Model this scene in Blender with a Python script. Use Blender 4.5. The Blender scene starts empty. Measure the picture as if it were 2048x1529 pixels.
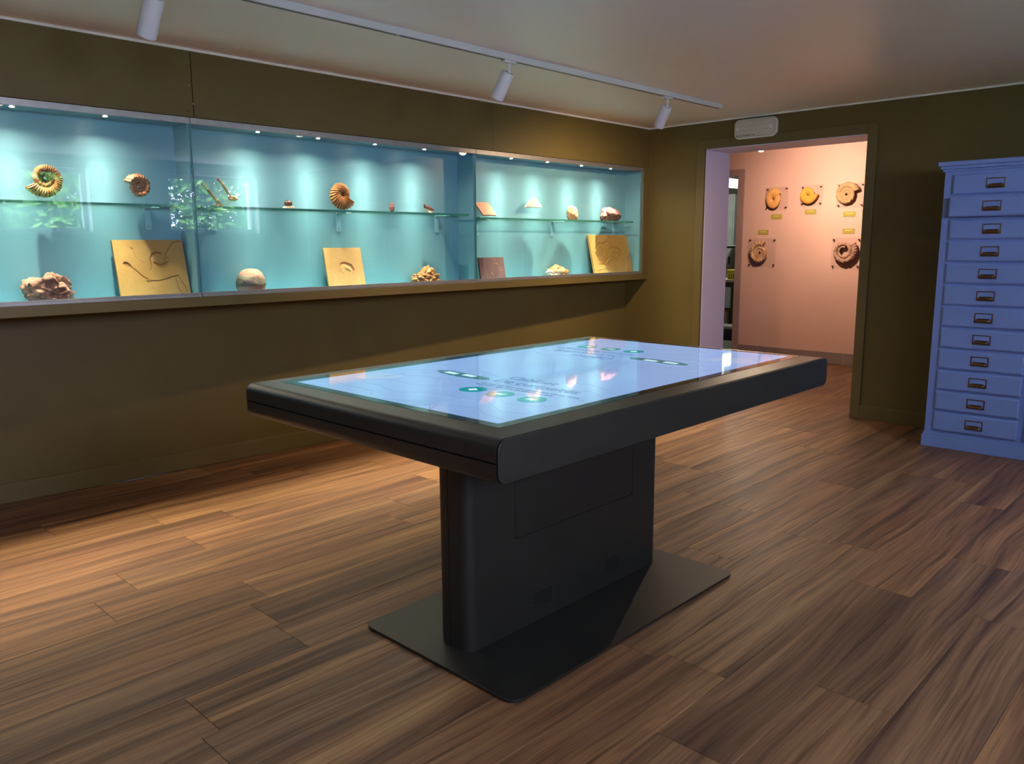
import bpy, math, random
from mathutils import Vector, Matrix, noise as mnoise
import numpy as np

random.seed(7)
scene = bpy.context.scene
col = scene.collection
R = math.radians

# ------------------------------------------------------------------ camera
CAM_H = 1.33
yaw, pit, roll = R(43.843), R(9.729), R(-0.388)
fw = Vector((-math.sin(yaw) * math.cos(pit), math.cos(yaw) * math.cos(pit), -math.sin(pit)))
r0 = Vector((math.cos(yaw), math.sin(yaw), 0))
u0 = r0.cross(fw)
rr = r0 * math.cos(roll) + u0 * math.sin(roll)
uu = -r0 * math.sin(roll) + u0 * math.cos(roll)
cam_d = bpy.data.cameras.new('camera')
cam_d.sensor_width = 36.0
cam_d.lens = 1601.6 / 2048 * 36.0
cam_d.clip_start = 0.02
cam = bpy.data.objects.new('camera', cam_d)
cam.matrix_world = Matrix(((rr.x, uu.x, -fw.x, 0), (rr.y, uu.y, -fw.y, 0), (rr.z, uu.z, -fw.z, CAM_H), (0, 0, 0, 1)))
col.objects.link(cam)
scene.camera = cam

# ------------------------------------------------------------------ world, view
SKY_STRENGTH = 22.0
world = bpy.data.worlds.new('world')
scene.world = world
world.use_nodes = True
bg = world.node_tree.nodes['Background']
bg.inputs[0].default_value = (0.68, 0.70, 1.0, 1)
bg.inputs[1].default_value = SKY_STRENGTH
sun_d = bpy.data.lights.new('sun', 'SUN')
sun_d.energy = 62.0
sun_d.color = (1.0, 0.95, 0.86)
sun_d.angle = R(0.6)
sun = bpy.data.objects.new('sun', sun_d)
sun.rotation_euler = Vector((0.80, 0.12, -0.59)).to_track_quat('-Z', 'Y').to_euler()
col.objects.link(sun)
vs = scene.view_settings
vs.view_transform = 'Standard'
vs.look = 'None'
vs.gamma = 1.0
vs.use_curve_mapping = False
vs.exposure = 1.18
cy = scene.cycles
cy.use_denoising = True
cy.use_adaptive_sampling = True
cy.adaptive_threshold = 0.03
cy.adaptive_min_samples = 36
cy.max_bounces = 6
cy.diffuse_bounces = 3
cy.glossy_bounces = 2
cy.transmission_bounces = 3
cy.transparent_max_bounces = 10
cy.sample_clamp_indirect = 20.0
cy.caustics_reflective = False
cy.caustics_refractive = False

# lamp powers (the lamps themselves are built with their fittings below)
LED_W = 140.0
TRACK_W, HALL_WASH_W, HALL_LAMP_W, BACKROOM_W = 44.0, 92.0, 34.0, 14.0
SCREEN_E = 0.5
WARM = (1.0, 0.66, 0.36)
LED_COL = (1.0, 0.80, 0.58)
HALL_COL = (1.0, 0.74, 0.50)

# ------------------------------------------------------------------ room numbers (metres)
CEIL = 2.337
HC = 2.42           # hall ceiling
XF = -4.21          # front plane of display cases and bulkhead
XB = -4.389         # back panel of the cases
YE = 6.169          # end wall
XR = 1.33           # wall with the windows
YK = -1.6           # wall behind the camera
Y_HALL0, Y_PINK = 6.577, 8.818
def wall_x(y):      # slightly skewed lower wall
    return -4.449 - (YE - y) * 0.0602

# ------------------------------------------------------------------ materials
def base_mat(name):
    m = bpy.data.materials.new(name)
    m.use_nodes = True
    nt = m.node_tree
    b = nt.nodes['Principled BSDF']
    return m, nt, b

def nd(nt, t, **kw):
    n = nt.nodes.new(t)
    for k, v in kw.items():
        setattr(n, k, v)
    return n

def ramp(nt, fac, stops):
    r = nd(nt, 'ShaderNodeValToRGB')
    el = r.color_ramp.elements
    while len(el) < len(stops):
        el.new(0.5)
    for e, (p, c) in zip(el, stops):
        e.position = p
        e.color = (*c, 1)
    nt.links.new(fac, r.inputs[0])
    return r.outputs[0]

def paint(name, c, rough=0.6, spec=0.4, var=0.08, scale=6.0, bump=0.05, bscale=220.0, metal=0.0, coat=0.0):
    m, nt, b = base_mat(name)
    tc = nd(nt, 'ShaderNodeTexCoord')
    n = nd(nt, 'ShaderNodeTexNoise')
    n.inputs['Scale'].default_value = scale
    n.inputs['Detail'].default_value = 1
    nt.links.new(tc.outputs['Object'], n.inputs['Vector'])
    lo = tuple(x * (1 - var) for x in c)
    hi = tuple(min(1, x * (1 + var)) for x in c)
    nt.links.new(ramp(nt, n.outputs['Fac'], [(0.3, lo), (0.7, hi)]), b.inputs['Base Color'])
    b.inputs['Roughness'].default_value = rough
    b.inputs['Specular IOR Level'].default_value = spec
    b.inputs['Metallic'].default_value = metal
    b.inputs['Coat Weight'].default_value = coat
    if bump > 0.045:
        n2 = nd(nt, 'ShaderNodeTexNoise')
        n2.inputs['Scale'].default_value = bscale
        n2.inputs['Detail'].default_value = 1
        nt.links.new(tc.outputs['Object'], n2.inputs['Vector'])
        bp = nd(nt, 'ShaderNodeBump')
        bp.inputs['Strength'].default_value = bump
        bp.inputs['Distance'].default_value = 0.004
        nt.links.new(n2.outputs['Fac'], bp.inputs['Height'])
        nt.links.new(bp.outputs['Normal'], b.inputs['Normal'])
    return m

def rockmat(name, cols, scale=14.0, bump=0.6, bscale=60.0, rough=0.85, spec=0.25, stain=None):
    m, nt, b = base_mat(name)
    tc = nd(nt, 'ShaderNodeTexCoord')
    n = nd(nt, 'ShaderNodeTexNoise')
    n.inputs['Scale'].default_value = scale
    n.inputs['Detail'].default_value = 5
    n.inputs['Roughness'].default_value = 0.65
    nt.links.new(tc.outputs['Object'], n.inputs['Vector'])
    k = len(cols)
    stops = [(0.3 + 0.4 * i / max(1, k - 1), c) for i, c in enumerate(cols)]
    base = ramp(nt, n.outputs['Fac'], stops)
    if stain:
        at = nd(nt, 'ShaderNodeAttribute', attribute_name='stain')  # on shells this mixes in a darker colour for shaded rib grooves
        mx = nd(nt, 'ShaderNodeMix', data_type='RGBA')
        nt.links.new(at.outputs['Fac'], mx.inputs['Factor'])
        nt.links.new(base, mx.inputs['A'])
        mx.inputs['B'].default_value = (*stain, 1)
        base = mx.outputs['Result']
    nt.links.new(base, b.inputs['Base Color'])
    n2 = nd(nt, 'ShaderNodeTexNoise')
    n2.inputs['Scale'].default_value = bscale
    n2.inputs['Detail'].default_value = 6
    nt.links.new(tc.outputs['Object'], n2.inputs['Vector'])
    bp = nd(nt, 'ShaderNodeBump')
    bp.inputs['Strength'].default_value = bump
    bp.inputs['Distance'].default_value = 0.006
    nt.links.new(n2.outputs['Fac'], bp.inputs['Height'])
    nt.links.new(bp.outputs['Normal'], b.inputs['Normal'])
    b.inputs['Roughness'].default_value = rough
    b.inputs['Specular IOR Level'].default_value = spec
    return m

def slabmat(name, c_lo, c_hi, stain, scale=9.0):
    m, nt, b = base_mat(name)
    tc = nd(nt, 'ShaderNodeTexCoord')
    n = nd(nt, 'ShaderNodeTexNoise')
    n.inputs['Scale'].default_value = scale
    n.inputs['Detail'].default_value = 7
    nt.links.new(tc.outputs['Object'], n.inputs['Vector'])
    base = ramp(nt, n.outputs['Fac'], [(0.3, c_lo), (0.7, c_hi)])
    at = nd(nt, 'ShaderNodeAttribute', attribute_name='stain')
    mx = nd(nt, 'ShaderNodeMix', data_type='RGBA')
    nt.links.new(at.outputs['Fac'], mx.inputs['Factor'])
    nt.links.new(base, mx.inputs['A'])
    mx.inputs['B'].default_value = (*stain, 1)
    nt.links.new(mx.outputs['Result'], b.inputs['Base Color'])
    n2 = nd(nt, 'ShaderNodeTexNoise')
    n2.inputs['Scale'].default_value = 80
    n2.inputs['Detail'].default_value = 5
    nt.links.new(tc.outputs['Object'], n2.inputs['Vector'])
    bp = nd(nt, 'ShaderNodeBump')
    bp.inputs['Strength'].default_value = 0.25
    bp.inputs['Distance'].default_value = 0.004
    nt.links.new(n2.outputs['Fac'], bp.inputs['Height'])
    nt.links.new(bp.outputs['Normal'], b.inputs['Normal'])
    b.inputs['Roughness'].default_value = 0.8
    b.inputs['Specular IOR Level'].default_value = 0.2
    return m

def glow(name, c, strength, rough=0.4, basec=None):
    m, nt, b = base_mat(name)
    b.inputs['Base Color'].default_value = (*(basec or c), 1)
    b.inputs['Emission Color'].default_value = (*c, 1)
    b.inputs['Emission Strength'].default_value = strength
    b.inputs['Roughness'].default_value = rough
    return m

def sheet_glass(name, tint=(0.97, 0.99, 0.98), f0=0.04, rough=0.0):
    """clear sheet: Schlick reflection over a tinted transparent body"""
    m = bpy.data.materials.new(name)
    m.use_nodes = True
    nt = m.node_tree
    nt.nodes.clear()
    out = nd(nt, 'ShaderNodeOutputMaterial')
    tr = nd(nt, 'ShaderNodeBsdfTransparent')
    tr.inputs[0].default_value = (*tint, 1)
    gl = nd(nt, 'ShaderNodeBsdfGlossy')
    gl.inputs['Roughness'].default_value = rough
    lw = nd(nt, 'ShaderNodeLayerWeight')
    lw.inputs[0].default_value = 0.5
    p = nd(nt, 'ShaderNodeMath', operation='POWER')
    nt.links.new(lw.outputs['Facing'], p.inputs[0])
    p.inputs[1].default_value = 5.0
    ma = nd(nt, 'ShaderNodeMath', operation='MULTIPLY_ADD')
    nt.links.new(p.outputs[0], ma.inputs[0])
    ma.inputs[1].default_value = 1 - f0
    ma.inputs[2].default_value = f0
    mx = nd(nt, 'ShaderNodeMixShader')
    nt.links.new(ma.outputs[0], mx.inputs[0])
    nt.links.new(tr.outputs[0], mx.inputs[1])
    nt.links.new(gl.outputs[0], mx.inputs[2])
    nt.links.new(mx.outputs[0], out.inputs[0])
    return m

def wood_planks():
    m, nt, b = base_mat('wood_planks')
    L = nt.links.new
    geo = nd(nt, 'ShaderNodeNewGeometry')
    oi = nd(nt, 'ShaderNodeObjectInfo')
    off = nd(nt, 'ShaderNodeVectorMath', operation='SCALE')
    off.inputs[0].default_value = (31.0, 57.0, 13.0)
    L(oi.outputs['Random'], off.inputs['Scale'])
    pos = nd(nt, 'ShaderNodeVectorMath', operation='ADD')
    L(geo.outputs['Position'], pos.inputs[0])
    L(off.outputs[0], pos.inputs[1])
    # slow wander of the grain
    def noise(vec, scale, det, rgh=0.5):
        mu = nd(nt, 'ShaderNodeVectorMath', operation='MULTIPLY')
        mu.inputs[1].default_value = scale
        L(vec, mu.inputs[0])
        t = nd(nt, 'ShaderNodeTexNoise')
        t.inputs['Scale'].default_value = 1.0
        t.inputs['Detail'].default_value = det
        t.inputs['Roughness'].default_value = rgh
        L(mu.outputs[0], t.inputs['Vector'])
        return t
    def wander(vec, scale, amp, det=1):
        t = noise(vec, scale, det)
        a_ = nd(nt, 'ShaderNodeVectorMath', operation='SUBTRACT')
        L(t.outputs['Color'], a_.inputs[0])
        a_.inputs[1].default_value = (0.5, 0.5, 0.5)
        m_ = nd(nt, 'ShaderNodeVectorMath', operation='MULTIPLY')
        m_.inputs[1].default_value = (amp, 0.0, 0.0)
        L(a_.outputs[0], m_.inputs[0])
        p_ = nd(nt, 'ShaderNodeVectorMath', operation='ADD')
        L(vec, p_.inputs[0])
        L(m_.outputs[0], p_.inputs[1])
        return p_.outputs[0]
    wv = wander(wander(pos.outputs[0], (1.6, 0.9, 1.0), 0.10), (9.0, 3.0, 1.0), 0.016)
    class _O: pass
    wp = _O()
    wp.outputs = [wv]
    def streak(sx, sy, det, rgh=0.6):
        return noise(wv, (sx, sy, 1.0), det, rgh).outputs['Fac']
    broad = streak(14, 0.55, 3, 0.55)
    fine = streak(120, 2.4, 3, 0.65)
    dark = streak(38, 0.9, 3, 0.6)
    c_broad = ramp(nt, broad, [(0.28, (0.095, 0.052, 0.032)), (0.44, (0.185, 0.098, 0.052)), (0.58, (0.265, 0.145, 0.070)), (0.74, (0.370, 0.225, 0.105))])
    c_fine = ramp(nt, fine, [(0.30, (0.55, 0.52, 0.50)), (0.62, (1.06, 1.05, 1.03))])
    m1 = nd(nt, 'ShaderNodeMix', data_type='RGBA', blend_type='MULTIPLY')
    m1.inputs['Factor'].default_value = 0.85
    L(c_broad, m1.inputs['A'])
    L(c_fine, m1.inputs['B'])
    c_dark = ramp(nt, dark, [(0.33, (0.40, 0.36, 0.33)), (0.47, (1, 1, 1))])
    m2 = nd(nt, 'ShaderNodeMix', data_type='RGBA', blend_type='MULTIPLY')
    m2.inputs['Factor'].default_value = 0.9
    L(m1.outputs['Result'], m2.inputs['A'])
    L(c_dark, m2.inputs['B'])
    # knots / burls
    ks = nd(nt, 'ShaderNodeVectorMath', operation='MULTIPLY')
    ks.inputs[1].default_value = (3.4, 0.62, 1.0)
    L(wp.outputs[0], ks.inputs[0])
    vo = nd(nt, 'ShaderNodeTexVoronoi')
    vo.inputs['Scale'].default_value = 1.0
    L(ks.outputs[0], vo.inputs['Vector'])
    rings = nd(nt, 'ShaderNodeMath', operation='MULTIPLY')
    rings.inputs[1].default_value = 75.0
    L(vo.outputs['Distance'], rings.inputs[0])
    rs = nd(nt, 'ShaderNodeMath', operation='SINE')
    L(rings.outputs[0], rs.inputs[0])
    rl = ramp(nt, rs.outputs[0], [(0.0, (0.62, 0.56, 0.52)), (0.9, (1, 1, 1))])
    km = ramp(nt, vo.outputs['Distance'], [(0.04, (0.9, 0.9, 0.9)), (0.20, (0, 0, 0))])
    m3 = nd(nt, 'ShaderNodeMix', data_type='RGBA', blend_type='MULTIPLY')
    L(km, m3.inputs['Factor'])
    L(m2.outputs['Result'], m3.inputs['A'])
    L(rl, m3.inputs['B'])
    # tint of each plank
    tint = ramp(nt, oi.outputs['Random'], [(0.0, (0.70, 0.66, 0.66)), (0.25, (1.10, 1.0, 0.90)), (0.5, (0.84, 0.84, 0.86)), (0.75, (1.28, 1.24, 1.04)), (1.0, (0.98, 0.86, 0.80))])
    m4 = nd(nt, 'ShaderNodeMix', data_type='RGBA', blend_type='MULTIPLY')
    m4.inputs['Factor'].default_value = 1.0
    L(m3.outputs['Result'], m4.inputs['A'])
    L(tint, m4.inputs['B'])
    L(m4.outputs['Result'], b.inputs['Base Color'])
    rr_ = ramp(nt, fine, [(0.3, (0.58, 0.58, 0.58)), (0.7, (0.43, 0.43, 0.43))])
    L(rr_, b.inputs['Roughness'])
    b.inputs['Specular IOR Level'].default_value = 0.38
    bp = nd(nt, 'ShaderNodeBump')
    bp.inputs['Strength'].default_value = 0.12
    bp.inputs['Distance'].default_value = 0.002
    L(fine, bp.inputs['Height'])
    L(bp.outputs['Normal'], b.inputs['Normal'])
    return m

M = {}
M['olive'] = paint('olive_wall_paint', (0.112, 0.086, 0.025), 0.55, 0.35, 0.05, 3.0, 0.06)
M['olive_trim'] = paint('olive_trim_paint', (0.120, 0.093, 0.031), 0.42, 0.45, 0.04, 3.0, 0.03)
M['ceiling'] = paint('ceiling_white', (0.94, 0.89, 0.87), 0.40, 0.6, 0.02, 1.2, 0.05, 2.2)
M['white_wall'] = paint('white_wall_paint', (0.80, 0.78, 0.76), 0.6, 0.35, 0.03, 2, 0.05)
M['white_strip'] = paint('white_edge_strip', (0.74, 0.72, 0.68), 0.5, 0.4, 0.02)
M['subfloor'] = paint('dark_subfloor', (0.03, 0.018, 0.01), 0.8, 0.2)
M['wood'] = wood_planks()
M['teal'] = paint('teal_panel', (0.145, 0.345, 0.435), 0.33, 0.5, 0.02, 3.0, 0.0)
M['teal_metal'] = paint('teal_bracket', (0.22, 0.48, 0.56), 0.4, 0.5, 0.02, 3.0, 0.0)
M['alu'] = paint('brushed_aluminium', (0.36, 0.35, 0.36), 0.42, 0.5, 0.05, 30, 0.02, 400, 0.75)
M['glass'] = sheet_glass('clear_glass', (0.965, 0.985, 0.98), 0.035)
M['shelf_glass'] = sheet_glass('green_shelf_glass', (0.86, 0.95, 0.93), 0.05)
M['glass_edge'] = paint('green_glass_edge', (0.06, 0.30, 0.25), 0.15, 0.6, 0.05, 8, 0.0)
M['acrylic'] = sheet_glass('clear_acrylic', (0.992, 0.992, 0.992), 0.04, 0.0)
M['win_glass'] = sheet_glass('window_glass', (0.97, 0.98, 0.98), 0.04)
M['white_metal'] = paint('white_powder_coat', (0.62, 0.62, 0.66), 0.38, 0.5, 0.02, 8, 0.02)
M['white_plastic'] = paint('white_plastic', (0.62, 0.60, 0.54), 0.35, 0.5, 0.02, 8, 0.0)
M['ribbed_plastic'] = paint('milky_diffuser', (0.50, 0.47, 0.40), 0.25, 0.5, 0.04, 12, 0.0)
M['dark_print'] = paint('dark_print', (0.03, 0.03, 0.03), 0.6, 0.3)
M['black_metal'] = paint('black_powder_coat', (0.014, 0.014, 0.011), 0.46, 0.5, 0.04, 30, 0.10, 900)
M['black_wrap'] = paint('black_wrap_metal', (0.012, 0.0115, 0.0095), 0.38, 0.75, 0.04, 30, 0.10, 900)
M['black_glass'] = paint('black_border_glass', (0.012, 0.014, 0.015), 0.06, 0.5, 0.0, 4, 0.0)
M['black_hole'] = paint('black_hole', (0.003, 0.003, 0.003), 0.9, 0.1, 0.0, 4, 0.0)
M['blue'] = paint('blue_cabinet_paint', (0.20, 0.30, 0.64), 0.42, 0.45, 0.04, 4, 0.05)
M['brass'] = paint('antique_brass', (0.30, 0.17, 0.075), 0.30, 0.5, 0.15, 40, 0.03, 200, 1.0)
M['pink'] = paint('pink_wall_paint', (0.60, 0.36, 0.31), 0.6, 0.35, 0.03, 2, 0.05)
M['pale_reveal'] = paint('pale_reveal_paint', (0.64, 0.60, 0.78), 0.5, 0.4, 0.03, 2, 0.04)
M['mauve'] = paint('mauve_casing_paint', (0.30, 0.19, 0.18), 0.5, 0.4, 0.03)
M['tile'] = paint('mauve_skirting_tile', (0.235, 0.165, 0.165), 0.35, 0.5, 0.05, 6, 0.02)
M['grout'] = paint('pale_grout', (0.42, 0.36, 0.35), 0.8, 0.2)
M['label'] = paint('ochre_label', (0.36, 0.27, 0.05), 0.55, 0.3, 0.04)
M['label_print'] = paint('pale_label_print', (0.66, 0.56, 0.22), 0.6, 0.3)
M['screw'] = paint('dark_standoff', (0.05, 0.03, 0.025), 0.4, 0.5, 0.05, 10, 0.0, 100, 0.6)
M['led'] = glow('led_lens', (1.0, 0.92, 0.80), 28.0)
M['lamp_lens'] = glow('spot_lens', (1.0, 0.80, 0.58), 7.0)
M['hall_lens'] = glow('hall_spot_lens', (1.0, 0.85, 0.68), 22.0)
M['tube'] = glow('tube_light_diffuser', (1.0, 1.0, 0.94), 2.2)
# screen
def screen_mat(name, c, e, rough=0.035):
    m, nt, b = base_mat(name)
    tc = nd(nt, 'ShaderNodeTexCoord')
    n = nd(nt, 'ShaderNodeTexNoise')
    n.inputs['Scale'].default_value = 2.2
    n.inputs['Detail'].default_value = 5
    nt.links.new(tc.outputs['Object'], n.inputs['Vector'])
    nt.links.new(ramp(nt, n.outputs['Fac'], [(0.3, tuple(x * 0.93 for x in c)), (0.7, tuple(x * 1.06 for x in c))]), b.inputs['Emission Color'])
    b.inputs['Emission Strength'].default_value = e
    b.inputs['Base Color'].default_value = (0.01, 0.01, 0.012, 1)
    b.inputs['Roughness'].default_value = rough
    b.inputs['Specular IOR Level'].default_value = 0.5
    return m
M['scr'] = screen_mat('screen_image', (0.205, 0.325, 0.585), SCREEN_E)
M['scr_line'] = screen_mat('screen_map_line', (0.16, 0.275, 0.48), SCREEN_E)
M['scr_text'] = screen_mat('screen_lettering', (0.075, 0.15, 0.30), SCREEN_E)
M['scr_teal'] = screen_mat('screen_teal_button', (0.0, 0.20, 0.23), SCREEN_E)
M['scr_green'] = screen_mat('screen_green_shape', (0.04, 0.135, 0.17), SCREEN_E)
M['scr_white'] = screen_mat('screen_white_icon', (0.50, 0.75, 0.85), SCREEN_E)
M['scr_sand'] = screen_mat('screen_sand_patch', (0.26, 0.36, 0.56), SCREEN_E)
# fossils
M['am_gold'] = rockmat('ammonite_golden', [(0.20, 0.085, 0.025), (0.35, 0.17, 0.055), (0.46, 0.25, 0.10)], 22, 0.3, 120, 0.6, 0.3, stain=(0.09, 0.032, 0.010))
M['am_dark'] = rockmat('ammonite_umbilicus_dark', [(0.05, 0.024, 0.012), (0.11, 0.05, 0.02)], 20, 0.5, 80)
M['am_bronze'] = rockmat('ammonite_bronze', [(0.17, 0.075, 0.03), (0.34, 0.165, 0.075), (0.52, 0.29, 0.15)], 60, 0.7, 90, 0.45, 0.5)
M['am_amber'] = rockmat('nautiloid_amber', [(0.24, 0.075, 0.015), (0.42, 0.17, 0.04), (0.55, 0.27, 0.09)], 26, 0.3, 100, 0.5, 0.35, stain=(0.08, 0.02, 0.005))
M['rock_red'] = rockmat('red_brown_rock', [(0.08, 0.036, 0.03), (0.24, 0.13, 0.10), (0.36, 0.21, 0.165)], 16, 0.9, 45)
M['rock_pink'] = rockmat('pink_cobble', [(0.26, 0.15, 0.11), (0.36, 0.18, 0.14), (0.42, 0.23, 0.19)], 9, 0.4, 90)
M['cobble_grey'] = rockmat('grey_cobble_crust', [(0.13, 0.12, 0.09), (0.23, 0.19, 0.15)], 30, 0.8, 110)
M['rock_coral'] = rockmat('coral_rock', [(0.10, 0.045, 0.018), (0.27, 0.135, 0.06), (0.37, 0.21, 0.10)], 30, 0.8, 70)
M['rock_tan'] = rockmat('speckled_tan_rock', [(0.14, 0.065, 0.025), (0.32, 0.20, 0.10), (0.42, 0.33, 0.23)], 40, 0.6, 70)
M['rock_layer'] = rockmat('pink_layer', [(0.15, 0.055, 0.055), (0.25, 0.115, 0.11)], 20, 0.6, 60)
M['rock_layer_dark'] = rockmat('dark_speckled_layer', [(0.035, 0.02, 0.018), (0.12, 0.07, 0.06), (0.36, 0.24, 0.2)], 55, 0.7, 80)
M['crystal'] = rockmat('orange_crystal_crust', [(0.36, 0.29, 0.22), (0.36, 0.18, 0.07), (0.32, 0.12, 0.03)], 22, 0.9, 60)
M['crystal_base'] = rockmat('pale_crystal_matrix', [(0.34, 0.32, 0.30), (0.46, 0.43, 0.40)], 20, 0.5, 60)
M['bone'] = rockmat('old_bone', [(0.22, 0.12, 0.06), (0.42, 0.27, 0.15), (0.56, 0.40, 0.25)], 30, 0.4, 80)
M['white_stone'] = rockmat('white_triangle_stone', [(0.50, 0.42, 0.35), (0.62, 0.57, 0.52)], 18, 0.2, 60)
M['pink_tile'] = rockmat('pink_stone_tablet', [(0.56, 0.30, 0.20), (0.66, 0.38, 0.27)], 14, 0.15, 80)
M['dark_gem'] = rockmat('dark_polished_stone', [(0.035, 0.015, 0.012), (0.14, 0.06, 0.045)], 30, 0.1, 60, 0.25, 0.6)
M['cream'] = rockmat('cream_stand', [(0.62, 0.52, 0.36), (0.72, 0.62, 0.45)], 20, 0.1, 60)
M['slab_gold'] = slabmat('golden_limestone', (0.36, 0.20, 0.06), (0.43, 0.26, 0.095), (0.20, 0.085, 0.035))
M['slab_honey'] = slabmat('honey_limestone', (0.38, 0.22, 0.08), (0.46, 0.295, 0.13), (0.36, 0.16, 0.09))
M['slab_yellow'] = slabmat('yellow_limestone', (0.35, 0.20, 0.045), (0.42, 0.26, 0.09), (0.30, 0.155, 0.045), 6)
M['slab_purple'] = slabmat('purple_slate', (0.115, 0.060, 0.065), (0.165, 0.090, 0.090), (0.48, 0.25, 0.20))
M['f_orange'] = rockmat('orange_limestone', [(0.56, 0.24, 0.07), (0.68, 0.34, 0.12)], 12, 0.2, 60)
M['f_ochre'] = rockmat('ochre_limestone', [(0.54, 0.23, 0.02), (0.68, 0.36, 0.08)], 12, 0.2, 60)
M['f_tan'] = rockmat('rough_tan_limestone', [(0.30, 0.17, 0.09), (0.50, 0.31, 0.17)], 14, 0.9, 45)
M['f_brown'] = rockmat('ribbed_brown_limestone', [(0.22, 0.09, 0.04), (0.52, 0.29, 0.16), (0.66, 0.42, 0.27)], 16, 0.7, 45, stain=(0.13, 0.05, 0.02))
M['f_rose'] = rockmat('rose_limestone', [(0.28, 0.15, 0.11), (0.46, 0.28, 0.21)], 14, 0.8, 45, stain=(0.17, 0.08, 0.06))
# back room and outdoors
M['back_wall'] = paint('grey_green_backroom_wall', (0.20, 0.21, 0.16), 0.7, 0.3)
M['locker'] = paint('grey_locker', (0.34, 0.36, 0.35), 0.5, 0.4)
M['mottled'] = rockmat('mottled_dark_board', [(0.02, 0.02, 0.015), (0.10, 0.085, 0.05), (0.30, 0.28, 0.2)], 9, 0.2, 40)
M['bench_top'] = paint('pale_bench_top', (0.60, 0.57, 0.48), 0.5, 0.4)
M['dark_steel'] = paint('dark_steel', (0.05, 0.052, 0.055), 0.45, 0.5)
M['yellow'] = paint('yellow_plastic', (0.62, 0.52, 0.05), 0.4, 0.5)
M['card'] = paint('brown_cardboard', (0.26, 0.15, 0.06), 0.8, 0.2)
M['navy'] = paint('navy_plastic', (0.02, 0.025, 0.045), 0.4, 0.5)
M['pale_lid'] = paint('pale_grey_lid', (0.48, 0.50, 0.46), 0.5, 0.4)
M['white_ceramic'] = paint('white_ceramic', (0.70, 0.70, 0.66), 0.3, 0.5)
M['frame_pale'] = paint('pale_window_frame', (0.55, 0.56, 0.60), 0.45, 0.4)
M['leaf'] = rockmat('green_leaf', [(0.02, 0.075, 0.015), (0.06, 0.16, 0.035), (0.11, 0.23, 0.06)], 2.5, 0.0, 10, 0.6, 0.3)
M['bark'] = rockmat('bark', [(0.06, 0.045, 0.03), (0.14, 0.10, 0.07)], 10, 0.8, 30)
M['paving'] = paint('pale_bounce_paving', (0.70, 0.67, 0.66), 0.8, 0.3, 0.08, 3)
M['grass'] = rockmat('garden_grass', [(0.05, 0.11, 0.02), (0.12, 0.2, 0.05)], 6, 0.5, 40)

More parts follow.
